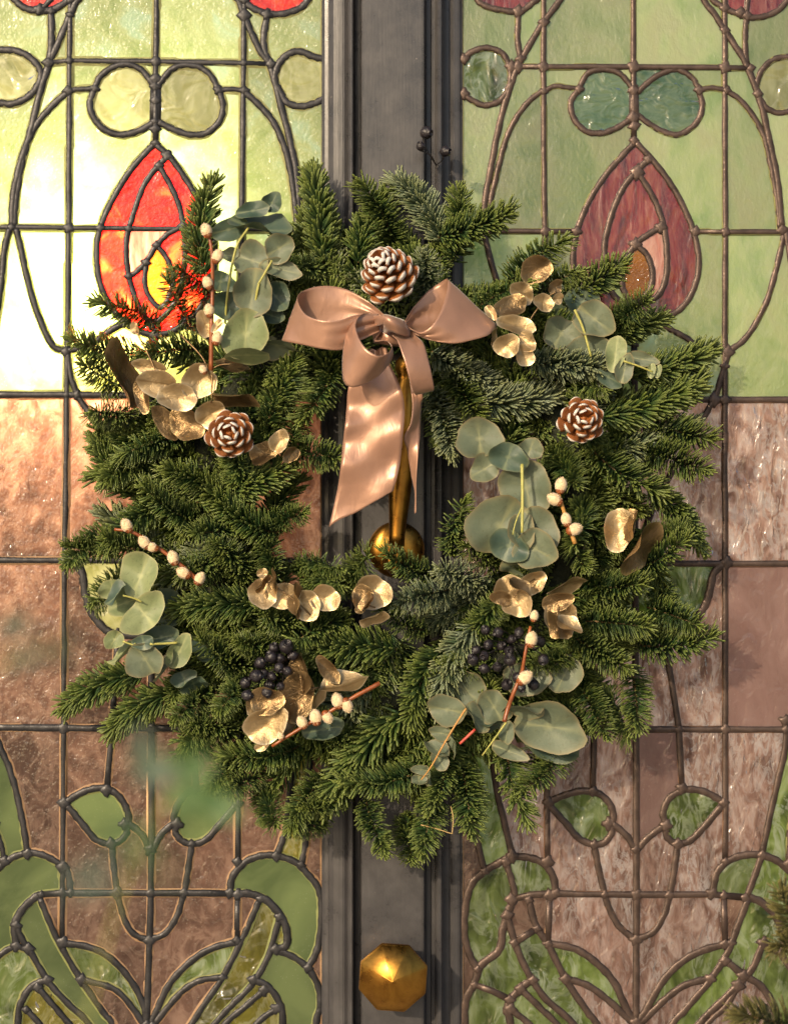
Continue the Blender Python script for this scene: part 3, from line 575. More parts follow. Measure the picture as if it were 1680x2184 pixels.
    for i in range(len(dn)):
        for j in range(i):
            if (boxes[i][0] > boxes[j][1] + 1).any() or (boxes[j][0] > boxes[i][1] + 1).any(): continue
            for a, b in zip(dn[i], dn[i][1:]):
                for c, e in zip(dn[j], dn[j][1:]):
                    if max(a[0], b[0]) < min(c[0], e[0]) - 1 or min(a[0], b[0]) > max(c[0], e[0]) + 1 or max(a[1], b[1]) < min(c[1], e[1]) - 1 or min(a[1], b[1]) > max(c[1], e[1]) + 1: continue
                    x = seg_cross(a, b, c, e)
                    if x is not None: joints.append(x)
    kept = []
    for p in joints:
        if not (x0 < p[0] < x1 and y0 < p[1] < y1): continue
        if all(np.hypot(*(p - k)) > 13 for k in kept): kept.append(p)
    blobs = []
    for v in range(4):
        V = []; n = 12
        for ring, (r, y) in enumerate(((1.0, -.0008), (.94, -.0022), (.66, -.0031), (.25, -.0034))):
            for k in range(n):
                th = 2 * math.pi * k / n; rr = r * (1 + .26 * math.cos(4 * th + v * .3) * (1 - .4 * ring / 3) + jit.uniform(-.1, .1))
                V.append((rr * math.cos(th) * 11.5 * S, y, rr * math.sin(th) * 11.5 * S))
        F = [(a * n + k, a * n + (k + 1) % n, (a + 1) * n + (k + 1) % n, (a + 1) * n + k) for a in range(3) for k in range(n)] + [tuple(3 * n + k for k in range(n))]
        blobs.append(make_mesh('solder_joint', V, F, SOLD[side], True))
    for p in kept:
        sc = jit.uniform(.8, 1.25)
        mesh_obj('solder_joint', jit.choice(blobs), root, Matrix.Translation(((p[0] - 840) * S, 0, (1092 - p[1]) * S)) @ Matrix.Rotation(jit.uniform(-.25, .25), 4, 'Y') @ Matrix.Diagonal((sc, 1, sc * jit.uniform(.85, 1.15), 1)))
    return root
build_panel('L', L_LINES, L_SEEDS, -30, 690, 'stained glass panel with glowing bright red bud, left of the post')
build_panel('R', R_LINES, R_SEEDS, 985, 1715, 'stained glass panel with dark wine red bud, right of the post')
# ------------------------------------------------------------------ brass fittings
def lathe_obj(name, prof, seg, parent, M, mat, smooth=True):
    V, F = lathe_data(prof, seg); me = make_mesh(name, V, F, mat, smooth)
    return mesh_obj(name, me, parent, M)
FACE = Matrix.Rotation(R(90), 4, 'X')      # local Z -> towards the camera (-Y)
kc = P(838, 2078, 0.029 + .02)
KM = Matrix.Translation((kc.x, -0.0288, kc.z)) @ FACE @ Matrix.Rotation(R(22.5 - 4), 4, 'Z')
V, F = lathe_data([(.016, .0195), (.033, .027), (.0378, .034), (.0365, .0385), (.0012, .0535)], 8)
me = make_mesh('door_knob', V, F, M_BRASS, False); bm = bmesh.new(); bm.from_mesh(me); bmesh.ops.recalc_face_normals(bm, faces=bm.faces)
bmesh.ops.bevel(bm, geom=bm.edges[:], offset=0.0022, segments=3, affect='EDGES', clamp_overlap=True); bm.to_mesh(me); bm.free()
me.polygons.foreach_set('use_smooth', [True] * len(me.polygons))
knob = mesh_obj('door_knob', me, door, KM); knob['label'] = 'faceted octagonal brass door knob low on the grey post'
def sub(name, prof, seg, parent, pM, M, smooth=True):
    V, F = lathe_data(prof, seg); return mesh_obj(name, make_mesh(name, V, F, M_BRASS, smooth), parent, M, pM)
sub('rose', [(.001, 0), (.024, 0), (.0245, .002), (.022, .0045), (.013, .006), (.001, .0061)], 32, knob, KM, KM)
sub('neck', [(.0105, .003), (.0105, .012), (.013, .018), (.018, .021), (.001, .0215)], 24, knob, KM, KM)
# the pull: a shaft turned about the vertical, thick above and narrow below
hc = P(845, 1172, .03)
prof = [(.001, 0), (.0085, .0005), (.0082, .012), (.0095, .030), (.0120, .060), (.0150, .095), (.0168, .125), (.0165, .145), (.0140, .162), (.0105, .172), (.0100, .178), (.0130, .184), (.0128, .192), (.0070, .199), (.001, .200)]
PM = Matrix.Translation((P(845, 1166, .06).x, -0.052, P(845, 1166, .06).z)) @ Matrix.Rotation(R(3.5), 4, 'Y')
V, F = lathe_data(prof, 28); pull = mesh_obj('door_pull', make_mesh('door_pull', V, F, M_BRASS), door, PM); pull['label'] = 'tall tapering brass door pull behind the ribbon tails in the wreath opening'
DM = Matrix.Translation((hc.x, -0.0288, hc.z)) @ FACE
sub('round_plate', [(.001, 0), (.029, 0), (.0295, .003), (.027, .006), (.021, .0095), (.012, .0115), (.001, .012)], 40, pull, PM, DM)
sub('octagonal_boss', [(.014, .008), (.0155, .014), (.0135, .022), (.009, .026), (.001, .0265)], 8, pull, PM, Matrix.Translation((hc.x, -0.0288, hc.z - .012)) @ FACE @ Matrix.Rotation(R(22.5), 4, 'Z'), False)
ua = P(857, 850, .05); V, F = tube_data([(ua.x, -.02, ua.z + .01), (ua.x, -.04, ua.z + .012), (ua.x, -.052, ua.z + .003)], [.009, .008, .007], 16)
mesh_obj('upper_bracket', make_mesh('upper_bracket', V, F, M_BRASS), pull, None, PM)
# ------------------------------------------------------------------ the fir wreath
def needle_verts(base, dirv, nrm, length, width, curve, V, F, att, t_e, rr):
    """one flat fir needle: base point, direction, upper-side normal, bending towards `curve`"""
    side = dirv.cross(nrm).normalized(); i0 = len(V)
    rings = ((0.0, .5), (.25, .92), (.78, 1.0), (.95, .72))
    for t, w in rings:
        c = base + dirv * (length * t) + curve * (length * .26 * t * t); hw = width * .5 * w; th = width * .22 * w
        for a, b in ((-1, 0), (0, 1), (1, 0), (0, -.7)):
            V.append(c + side * (a * hw) + nrm * (b * th)); att['t'].append(t); att['r'].append(rr); att['e'].append(t_e)
    V.append(base + dirv * length + curve * (length * .26)); att['t'].append(1); att['r'].append(rr); att['e'].append(t_e)
    for k in range(len(rings) - 1):
        for j in range(4):
            F.append((i0 + k * 4 + j, i0 + k * 4 + (j + 1) % 4, i0 + (k + 1) * 4 + (j + 1) % 4, i0 + (k + 1) * 4 + j))
    e = i0 + (len(rings) - 1) * 4
    for j in range(4): F.append((e + j, e + (j + 1) % 4, i0 + 16))
SPRIG_L = 0.105
def make_sprig(seed, bend, mat, density=1.0, flat=0.0, side_needles=1.0):
    r = random.Random(seed); V = []; F = []; att = {'t': [], 'r': [], 'e': []}
    def axis(s):   # s 0..1
        return Vector((SPRIG_L * s, bend * SPRIG_L * s * s, -0.10 * SPRIG_L * s * s))
    n = int(290 * density); lf = r.uniform(.9, 1.1); pts = [axis(i / 10) for i in range(11)]
    for i in range(n):
        s = (i + r.random()) / n; s = s ** .92
        p = axis(s); tg = (axis(min(1, s + .02)) - axis(max(0, s - .02))).normalized()
        zt = Vector((0, 0, 1)); yt = zt.cross(tg).normalized(); zt = tg.cross(yt)
        ph = r.gauss(0, 1.15); ph = max(-2.5, min(2.5, ph * side_needles))       # 0 = straight up, +-pi/2 = sideways
        rad = yt * math.sin(ph) + zt * math.cos(ph) * (1 - flat)
        rad.normalize()
        th = R(66 - 10 * s ** 2 + r.uniform(-10, 10)) if s < .88 else R(r.uniform(4, 64))
        d = (tg * math.cos(th) + rad * math.sin(th)).normalized()
        nrm = (zt * .6 + rad * .6 - d * .2); nrm = (nrm - d * nrm.dot(d)).normalized()
        ln = 0.0245 * lf * (1 - .20 * max(0, s - .55) / .45) * (0.62 + .38 * min(1, s / .12)) * r.uniform(.84, 1.1)
        needle_verts(p, d, nrm, ln, 0.0031 * r.uniform(.85, 1.12), (tg * .75 + zt * .25), V, F, att, max(0, (s - .68) / .32) * r.uniform(.5, 1), r.random())
    me = make_mesh('needles', V, F, mat)
    for k in att: fattr(me, k, att[k])
    sv, sf = tube_data(pts, [.0016 - .0008 * i / 10 for i in range(11)], 6)
    stem = make_mesh('fir_sprig', sv, sf, M_TWIG)
    # resting bud at the tip
    bv, bf = lathe_data([(.0003, -.002), (.0016, 0), (.0018, .002), (.001, .0042), (.0002, .005)], 8)
    q = (axis(1) - axis(.95)).to_track_quat('Z', 'Y').to_matrix().to_4x4(); q.translation = axis(.99)
    return me, stem, make_mesh('bud', [q @ Vector(v) for v in bv], bf, M_BUD)
VARIANTS = {'n': [make_sprig(20 + i, b, M_NEEDLE, dn, fl, sn) for i, (b, dn, fl, sn) in enumerate(((.15, 1, .05, .9), (-.3, 1.05, .0, .95), (.32, 1.0, .25, 1.1), (.0, 1, 0, 1), (.22, 1.05, .1, 1), (-.22, 1, 0, 1.05), (.4, .95, .2, 1), (-.4, 1, .1, 1), (.1, 1.1, .3, 1.1), (-.1, .9, .45, 1.15)))],
            'f': [make_sprig(50 + i, b, M_NFROST, dn, fl, sn) for i, (b, dn, fl, sn) in enumerate(((.1, 1.1, 0, 1), (-.2, 1.1, .1, 1), (.3, 1.0, .1, 1)))],
            'b': [make_sprig(70, .2, M_NBROWN, .8, .2, 1.1), make_sprig(71, -.2, M_NBROWN, .8, .2, 1.1)]}
def place_sprig(parent, pw, a, b, kind='n', roll=0.0, var=None, stretch=None):
    """from base point a to tip b"""
    v = b - a; L = v.length; X = v.normalized(); up = Vector((0, -1, 0)); Z = up - X * up.dot(X)
    if Z.length < .15: Z = Vector((0, -.3, 1)) - X * Vector((0, -.3, 1)).dot(X)
    Z.normalize(); Z = Quaternion(X, roll) @ Z; Y = Z.cross(X)
    me, st, bud = VARIANTS[kind][var if var is not None else rnd.randrange(len(VARIANTS[kind]))]
    sx = L / (SPRIG_L + .014); w = max(.85, min(1.1, sx ** .35)) * rnd.uniform(.92, 1.06)
    if stretch: w = stretch
    M = Matrix((X * sx, Y * w, Z * w)).transposed().to_4x4(); M.translation = a
    o = mesh_obj('fir_sprig', st, parent, M, pw)
    c = bpy.data.objects.new('needles', me); C.objects.link(c); c.parent = o; c['kind'] = 'stuff'
    c2 = bpy.data.objects.new('bud', bud); C.objects.link(c2); c2.parent = o
    return o
wc = Vector((0, -0.045, 0)); wreath = empty('wreath', (P(825, 1085, .045).x, -0.045, P(825, 1085, .045).z), 'round evergreen wreath of dense fir sprigs hung on the door', 'wreath')
# twig ring that carries everything
ring = []
for i in range(49):
    th = 2 * math.pi * i / 48; ring.append(P(826 + 400 * math.cos(th), 1075 - 420 * math.sin(th), .047))
V, F = tube_data(ring, [.014 + .003 * mnoise.noise(Vector((math.cos(i * .13) * 3, math.sin(i * .13) * 3, 1))) for i in range(49)], 12, False)
mesh_obj('twig_ring', make_mesh('twig_ring', V, F, M_FRAME), wreath)
# the sprigs one can follow in the picture: base x, y, tip x, y [, kind [, depth offset]]
SPR = [(690,560,686,345),(765,560,772,372),(835,530,838,388,'n',-.015),(945,520,902,352,'f',-.005),(965,560,1012,418,'n',-.015),(935,505,1100,478,'n',.01),(1090,610,1132,482,'n',-.015),(905,640,925,548,'f',.01),(1010,665,1095,572),(1200,650,1332,552),(1130,640,1205,556,'n',-.015),
 (1220,725,1432,700),(1290,700,1385,662,'n',-.01),(1330,800,1536,790),(1130,770,1292,800,'f',.012),(920,750,1062,846,'f',.005),(1000,850,1188,896,'f',.012),(915,830,1000,950,'f'),(1280,890,1516,848,'n',.005),(1310,960,1500,925,'f',-.01),(1250,945,1302,880,'n',.01),(1380,960,1505,1002),(1380,1045,1538,1125),(1265,960,1352,1078,'n',.01),(1180,965,1232,1025),(1235,1080,1285,1112,'n',.005),(1195,1120,1238,1215,'n',.01),
 (1240,1240,1340,1296),(1330,1215,1460,1222),(1370,1155,1435,1168,'n',-.01),(1250,1325,1382,1328,'n',.015),(1225,1360,1338,1432,'n',.02),(1380,1295,1485,1322),(1360,1375,1505,1412),(1345,1425,1382,1552),(1225,1385,1165,1462,'n',.02),(1240,1465,1296,1565,'n',.005),(1185,1500,1262,1535,'n',-.01),(1200,1590,1183,1695),(1085,1590,1062,1735),(985,1630,1012,1778),(925,1690,905,1822,'n',.01),(780,1705,802,1826),(900,1640,775,1732,'n',.01),(955,1590,972,1728,'n',.005),(700,1650,595,1738,'n',-.005),(860,1520,640,1692,'n',.015),(640,1590,515,1672),(735,1690,690,1765,'n',-.01),(560,1690,592,1742,'n',-.015),(490,1590,468,1690,'n',-.01),(440,1500,355,1562,'n',-.01),(385,1475,205,1512),(305,1440,117,1447),(530,1420,428,1445),(540,1440,455,1502,'n',.005),(555,1290,362,1272,'n',.018),(640,1335,560,1345,'n',.005),(845,1385,642,1352,'n',.02),(975,1255,838,1276,'f',.02),(910,1345,790,1342,'n',.015),(1015,1335,880,1478,'f',.022),(945,1385,818,1502,'n',.012),(930,1232,818,1212,'n',.012),(965,1175,938,1088,'n',.005),(1025,1250,955,1205,'f',.008),(1020,1345,1045,1285,'n',.012),(735,1245,790,1212),(640,1215,692,1165,'n',-.005),(560,1150,600,1205,'n',.005),(510,1125,425,1150,'n',.01),(560,1115,645,1112,'n',-.005),(420,1071,640,1022,'n',.012),(494,1063,362,978,'n',.012),(590,1137,426,1118,'n',.018),(430,1111,304,1108,'n',.012),(345,1076,200,1144,'n',.005),(235,1128,129,1188),(285,1055,147,947),(395,1035,222,936,'n',.008),(394,940,296,906),(569,905,636,750,'n',.012),(605,965,720,956,'n',.005),(515,1040,530,975,'n',.012),(480,1205,395,1190,'n',.008),(520,1230,505,1150,'n',.005),(440,585,370,402),(345,700,262,606),(300,755,155,766,'n',-.01),(270,830,175,790,'n',-.02),(290,890,212,862,'n',-.01),(700,590,655,540,'n',-.02),(455,1560,395,1645,'n',-.02),(420,690,330,660,'n',-.015),(440,750,300,715,'n',-.01),(470,640,400,560,'n',-.02),(660,700,640,830,'n',-.015),(720,760,690,900,'n',-.01),(930,830,955,960,'n',-.015),(960,780,1000,900,'n',-.005),(640,880,600,960,'n',-.01),(660,1240,700,1215),(600,1400,520,1350,'n',.0),(730,1330,660,1300,'n',.005),(1060,1200,1000,1165,'n',-.01),(1100,1330,1180,1260,'n',-.01),(500,1560,430,1530,'n',-.005),(870,1740,860,1830,'n',-.025),(640,1440,700,1400,'n',-.01),(760,1600,680,1580,'n',0),(1050,1420,980,1460,'n',0),(1150,700,1090,640,'n',-.01),(1210,830,1260,800,'n',-.01),(860,660,830,600,'n',-.03),(340,1180,240,1220,'n',-.01),(270,1230,195,1250,'n',-.02),(250,1160,170,1215,'n',-.01),(420,1330,330,1400,'n',-.03),(1380,880,1470,980,'n',-.02),(1400,1240,1440,1360,'n',-.02),(1290,1480,1340,1500,'n',-.01),(500,1500,395,1590,'n',-.005),(540,1590,432,1672,'n',-.005),(455,1470,365,1520,'n',0),(560,1640,500,1700,'n',-.01),(420,1400,350,1480,'n',-.03),(640,760,600,860,'n',-.02),(350,960,215,1000,'n',-.01),(1150,1560,1130,1640,'n',-.02),(690,1740,650,1780,'n',-.02)]
for sp in SPR:
    bx, by, tx, ty = sp[:4]; kind = sp[4] if len(sp) > 4 else 'n'; off = sp[5] if len(sp) > 5 else 0.0
    Lp = math.hypot(tx - bx, ty - by) * S; outer = math.hypot(tx - 825, ty - 1085) > 610
    d0 = .058 + off; want = .088
    dt = d0 + (.004 if outer else .014)
    if Lp < want: dt = d0 + min(.05, math.sqrt(want * want - Lp * Lp)); dt = min(dt, .115)
    place_sprig(wreath, wreath.location, P(bx, by, d0), P(tx, ty, dt), kind, rnd.uniform(-.35, .35))
# the rest that fills the ring
nfill = 0; tries = 0
while nfill < 150 and tries < 3000:
    tries += 1
    th = rnd.uniform(0, 2 * math.pi); rho = rnd.uniform(.36, .80) ** .9
    bx, by = 826 + 640 * rho * math.cos(th), 1080 - 670 * rho * math.sin(th)
    da = th + rnd.gauss(0, .75); Lp = rnd.uniform(150, 235)
    tx, ty = bx + Lp * math.cos(da), by - Lp * math.sin(da)
    if math.hypot((tx - 825) / 640, (ty - 1085) / 665) > 1.0: continue
    inhole = any(((bx + (tx - bx) * f - 830) / 208) ** 2 + ((by + (ty - by) * f - 1010) / 235) ** 2 < 1 for f in (0, .3, .6, 1))
    if inhole: continue
    ul = tx < 560 and ty < 800          # thin growth where the light comes through
    if ul and rnd.random() < .8: continue
    d0 = rnd.uniform(.028, .056)
    place_sprig(wreath, wreath.location, P(bx, by, d0), P(tx, ty, d0 + rnd.uniform(-.008, .02)), 'f' if rnd.random() < .12 else 'n', rnd.uniform(-.6, .6)); nfill += 1

# inner growth past the countable sprigs, one joined mass deep in the ring
def bulk(n):
    VV = []; FF = []; A = {'t': [], 'r': [], 'e': []}; off = 0; cache = []
    for me, st, bud in VARIANTS['n']:
        co = np.empty(len(me.vertices) * 3); me.vertices.foreach_get('co', co); co = co.reshape(-1, 3)
        at = {}
        for k in A:
            a = np.empty(len(co)); me.attributes[k].data.foreach_get('value', a); at[k] = a
        cache.append((co, [tuple(p.vertices) for p in me.polygons], at))
    cnt = 0
    while cnt < n:
        th = rnd.uniform(0, 2 * math.pi); rho = rnd.uniform(.40, .78)
        bx, by = 826 + 640 * rho * math.cos(th), 1080 - 670 * rho * math.sin(th)
        da = th + rnd.gauss(0, 1.1); Lp = rnd.uniform(140, 220); tx, ty = bx + Lp * math.cos(da), by - Lp * math.sin(da)
        if math.hypot((tx - 825) / 600, (ty - 1085) / 625) > 1.0: continue
        if any(((bx + (tx - bx) * f - 830) / 215) ** 2 + ((by + (ty - by) * f - 1010) / 240) ** 2 < 1 for f in (0, .3, .6, 1)): continue
        if tx < 560 and ty < 780 and rnd.random() < .85: continue
        d0 = rnd.uniform(.02, .045); a = P(bx, by, d0); b = P(tx, ty, d0 + rnd.uniform(-.005, .015))
        X = (b - a); sx = X.length / .119; X.normalize(); Z = Vector((0, -1, 0)); Z = (Z - X * Z.dot(X)).normalized(); Z = Quaternion(X, rnd.uniform(-.8, .8)) @ Z; Y = Z.cross(X)
        co, fc, at = rnd.choice(cache); m = np.array((X * sx, Y, Z)); VV.append(co @ m + np.array(a))
        FF.append((np.array([f if len(f) == 4 else (*f, -1) for f in fc]), off)); off += len(co)
        for k in A: A[k].append(at[k])
        cnt += 1
    V = np.concatenate(VV); faces = []
    for arr, o in FF:
        tri = arr[:, 3] < 0
        faces.append((arr, tri, o))
    loops = []; totals = []
    for arr, tri, o in faces:
        msk = arr.ravel() >= 0; loops.append(arr.ravel()[msk] + o); totals.append(np.where(tri, 3, 4))
    loops = np.concatenate(loops); totals = np.concatenate(totals); starts = np.concatenate(([0], np.cumsum(totals)[:-1]))
    me = bpy.data.meshes.new('inner_growth'); me.vertices.add(len(V)); me.vertices.foreach_set('co', V.ravel())
    me.loops.add(len(loops)); me.loops.foreach_set('vertex_index', loops.astype(np.int32))
    me.polygons.add(len(totals)); me.polygons.foreach_set('loop_start', starts.astype(np.int32))
    me.update(calc_edges=True); me.validate(); me.materials.append(M_NEEDLE)
    me.polygons.foreach_set('use_smooth', np.ones(len(totals), bool))
    for k in A:
        a = me.attributes.new(k, 'FLOAT', 'POINT'); a.data.foreach_set('value', np.concatenate(A[k]))
    return me
o = mesh_obj('inner_growth', bulk(85), wreath); o['kind'] = 'stuff'
# ------------------------------------------------------------------ leaves
def TC(sc, ox, oy): return lambda x, y: (ox + x * sc, oy + y * sc)
def make_leaf_mesh(seed, la, lb, mat, cup=.25, wav=.10, fold=.12, notch=0.0):
    """leaf centred on its middle: half length la along X, half width lb along Y, face +Z"""
    r = random.Random(seed); V = []; F = []; vein = []; rim = []; n = 26; rings = 5; ph = r.uniform(0, 6.28); ph2 = r.uniform(0, 6.28); pt = r.uniform(0, .12)
    V.append((0, 0, 0)); vein.append(1); rim.append(0)
    for k in range(1, rings + 1):
        q = k / rings
        for j in range(n):
            th = 2 * math.pi * j / n; rad = q * (1 + q * (.07 * math.sin(2 * th + ph) + .06 * math.sin(3 * th + ph2) + .025 * math.sin(7 * th + ph)))
            if notch: rad *= 1 - notch * math.exp(-((math.pi - th) / .35) ** 2) * q
            x = rad * math.cos(th); y = rad * math.sin(th); x += pt * max(0, x) ** 3 * (1 - y * y)
            z = cup * (x * x * .6 + y * y) + wav * q * q * math.sin(3 * th + ph) + fold * abs(y) + wav * .5 * math.sin(5 * th + ph2) * q ** 3
            V.append((x * la, y * lb, z * min(la, lb))); rim.append(q)
            vein.append(max(0, 1 - abs(y) / .055) * (1 - .6 * max(0, x)) + .35 * max(0, 1 - abs((abs(y) - .55 * (x + .9) * .5)) / .05) * (1 if abs(y) > .08 else 0))
    for j in range(n): F.append((0, 1 + j, 1 + (j + 1) % n))
    for k in range(rings - 1):
        for j in range(n): F.append((1 + k * n + j, 1 + (k + 1) * n + j, 1 + (k + 1) * n + (j + 1) % n, 1 + k * n + (j + 1) % n))
    me = make_mesh('leaf', V, F, mat); fattr(me, 'vein', vein); fattr(me, 'rim', rim); return me
lseed = [100]
def add_leaf(parent, px, py, a, b, ang=0.0, mat=None, d=.115, tilt=.22, cup=.30, wav=.20, fold=.15, notch=0.0, name='leaf', pitch=None):
    """a, b: half length and half width as seen, ang: direction of the tip in the picture (degrees, anticlockwise)"""
    lseed[0] += 1; r = random.Random(lseed[0]); k = K(d)
    roll = r.uniform(-tilt, tilt); pit = r.uniform(-tilt, tilt) if pitch is None else pitch
    lo, sh = max(a, b), min(a, b)
    if sh / lo < .5:                                  # a leaf seen nearly edge on
        want = .72 * lo; rr = math.acos(max(.1, min(1, sh / want))) * r.choice((-1, 1))
        if b < a: b = want; roll = rr
        else: a = want; pit = rr
    me = make_leaf_mesh(lseed[0], a * k, b * k, mat, cup, wav, fold, notch)
    M = Matrix.Translation(P(px, py, d)) @ FACE @ Matrix.Rotation(R(ang), 4, 'Z') @ Matrix.Rotation(pit, 4, 'Y') @ Matrix.Rotation(roll, 4, 'X')
    return mesh_obj(name, me, parent, M)
def stem(parent, pts, r0, r1, mat, name='stem'):
    q = catmull([tuple(P(*p)) for p in pts], 6); n = len(q)
    V, F = tube_data(q, [r0 + (r1 - r0) * i / (n - 1) for i in range(n)], 7)
    return mesh_obj(name, make_mesh(name, V, F, mat), parent)
def spray(name, px, py, d, label, cat, group): return empty(name, P(px, py, d), label, cat, group)
GE = 'eucalyptus sprays in the wreath'; GG = 'gilded leaf sprays in the wreath'
E, D_, Y_ = M_EUC, M_EUCD, M_EUCY

e = spray('eucalyptus_spray', 540, 740, .1, 'grey green eucalyptus spray climbing left of the ribbon bow', 'eucalyptus', GE)
for t in [(580,432,24,21,60,D_,.085),(539,449,35,20,10,D_,.088),(551,487,66,24,-12,D_,.085),(487,489,40,24,15,D_,.08),(595,529,33,31,30,E,.112),(539,556,40,37,160,E,.106),(597,574,42,23,-15,E,.11),(539,621,47,45,-100,E,.115),(588,632,32,32,-50,D_,.1),(485,655,30,42,80,D_,.1),(494,545,24,16,175,E,.1),(524,712,52,50,-95,Y_,.118,),(590,735,44,17,-10,E,.11),(580,673,26,20,-20,D_,.095),(470,600,22,34,80,D_,.085)]: add_leaf(e, t[0], t[1], t[2], t[3], t[4], t[5], t[6] - .007)
add_leaf(e, 527, 757, 50, 14, 0, Y_, .124, .1, .1, .05, 0)
stem(e, [(530,485,.095),(503,530,.1),(486,620,.1),(480,690,.09)], .0013, .0012, M_STEMY); stem(e, [(580,555,.117),(566,580,.119),(552,604,.121)], .0012, .0012, M_STEMY); stem(e, [(552,604,.112),(535,690,.1)], .0013, .0014, M_STEMY)

e = spray('eucalyptus_spray', 1100, 1000, .1, 'big round eucalyptus leaves hanging beside the right edge of the wreath opening', 'eucalyptus', GE)
for t in [(1022,935,40,55,95,E,.108),(1083,975,32,42,70,D_,.116),(1033,1000,33,30,-150,E,.104),(1131,957,22,28,70,E,.112),(1122,1040,58,58,100,E,.104),(1066,1122,66,72,-120,E,.112),(1136,1135,52,56,-70,E,.115),(1085,1165,34,44,-110,D_,.124),(1140,1170,47,43,-30,E,.126),(1112,1205,46,18,-10,E,.11),(1018,885,26,30,120,E,.09)]: add_leaf(e, t[0], t[1], t[2], t[3], t[4], t[5], t[6] - .007, .14)
stem(e, [(1113,990,.117),(1114,1060,.124),(1113,1136,.13)], .0017, .0014, M_STEMY); stem(e, [(1113,1080,.122),(1100,1112,.124),(1093,1140,.127)], .0008, .0006, M_STEMY)

e = spray('eucalyptus_spray', 1265, 740, .1, 'dull eucalyptus spray tucked under the fir near the wine red bud', 'eucalyptus', GE)
for t in [(1268,680,46,38,-40,E,.1),(1196,712,38,40,60,E,.085),(1254,745,30,54,90,E,.09),(1312,755,38,24,82,Y_,.108),(1331,788,30,21,80,E,.112),(1297,804,30,22,-30,D_,.1),(1369,766,32,16,-10,E,.1),(1388,791,17,9,85,Y_,.108),(1402,792,15,8,80,Y_,.106),(1272,822,22,28,70,E,.088),(1243,645,30,42,70,D_,.085)]: add_leaf(e, t[0], t[1], t[2], t[3], t[4], t[5], t[6] - .007)
stem(e, [(1330,770,.112),(1360,780,.11),(1392,793,.108)], .0011, .0008, M_STEMY); stem(e, [(1225,660,.1),(1243,700,.1),(1260,760,.1)], .0014, .0012, M_STEMY)

e = spray('eucalyptus_spray', 310, 1320, .1, 'pale speckled eucalyptus spray at the lower left side of the wreath', 'eucalyptus', GE)
for t in [(300,1228,48,44,70,Y_,.11),(270,1285,44,32,-160,Y_,.106),(240,1256,20,32,95,Y_,.1),(308,1310,34,56,130,Y_,.118),(250,1268,31,13,55,D_,.124),(244,1364,20,22,-120,Y_,.108),(309,1405,40,40,-60,E,.112),(306,1371,15,27,100,D_,.12),(383,1390,42,24,65,Y_,.112),(357,1423,40,9,55,E,.108),(344,1360,38,27,10,D_,.095),(264,1399,36,8,40,Y_,.104),(392,1448,18,28,110,D_,.09),(412,1458,15,33,100,D_,.092),(428,1392,17,38,80,D_,.085),(360,1300,36,50,60,D_,.075)]: add_leaf(e, t[0], t[1], t[2], t[3], t[4], t[5], t[6] - .007)
stem(e, [(262,1270,.124),(285,1276,.122),(302,1284,.12)], .0009, .0009, M_STEMY); stem(e, [(320,1374,.118),(350,1373,.114),(378,1371,.112)], .0012, .0012, M_STEMY); stem(e, [(262,1368,.112),(285,1376,.113),(288,1372,.114)], .0009, .0009, M_STEMY)

e = spray('eucalyptus_spray', 1100, 1530, .1, 'eucalyptus spray with one very large pale leaf at the lower right of the wreath', 'eucalyptus', GE)
for t in [(1168,1550,76,54,-8,E,.108),(1172,1588,66,34,-15,D_,.092),(1122,1447,54,36,10,E,.1),(1203,1440,46,32,60,E,.098),(992,1473,48,44,-40,E,.088),(1053,1508,38,38,120,E,.1),(953,1514,42,33,170,E,.11),(1011,1533,36,15,-65,E,.112),(940,1564,25,16,170,E,.108),(969,1586,26,7,-80,E,.112),(931,1600,30,14,150,E,.114),(937,1622,22,19,-60,E,.112),(897,1642,20,12,170,E,.108),(917,1655,24,6,-85,E,.11),(893,1666,9,19,-90,E,.108),(1081,1561,27,16,-100,E,.116),(1116,1508,46,13,-6,E,.12),(1084,1602,38,19,-20,E,.095),(1050,1545,30,12,10,D_,.104)]: add_leaf(e, t[0], t[1], t[2], t[3], t[4], t[5], t[6] - .007, .16)
stem(e, [(994,1511,.115),(972,1545,.115),(945,1590,.116),(919,1636,.113),(898,1664,.11)], .0012, .0007, M_STEMO); stem(e, [(1080,1540,.118),(1055,1575,.116),(1028,1612,.112)], .0011, .0007, M_STEMY); stem(e, [(1013,1556,.11),(980,1587,.112)], .0016, .0014, M_STEMR)

# gilded leaves
G, B_ = M_GOLD, M_BRONZE
def gold(px, py, label, leaves, stems=(), tilt=.3):
    g = spray('gold_leaf_spray', px, py, .105, label, 'gold leaves', GG)
    for t in leaves: add_leaf(g, t[0], t[1], t[2], t[3], t[4], t[5] if len(t) > 5 else G, t[6] if len(t) > 6 else .118, tilt, .32, .16, .12)
    for st in stems: stem(g, st, .0009, .0008, M_BRONZE)
    return g
gold(1110, 690, 'bright gold leaf spray touching the right tip of the bow', [(1142,574,38,28,20,B_,.098),(1112,624,28,22,150,G,.104),(1088,655,36,25,10,B_,.112),(1157,645,19,23,80,G,.11),(1182,612,18,15,30,B_,.108),(1047,666,19,10,-60,G,.124),(1099,694,40,22,-15,G,.122),(1081,736,29,25,40,G,.13),(1121,730,22,22,-40,G,.124),(1116,758,24,22,-70,G,.128),(1050,719,17,7,80,G,.128),(1189,636,12,12,0,G,.12)], [[(1100,740,.12),(1125,690,.112),(1160,640,.108),(1186,622,.112)]])
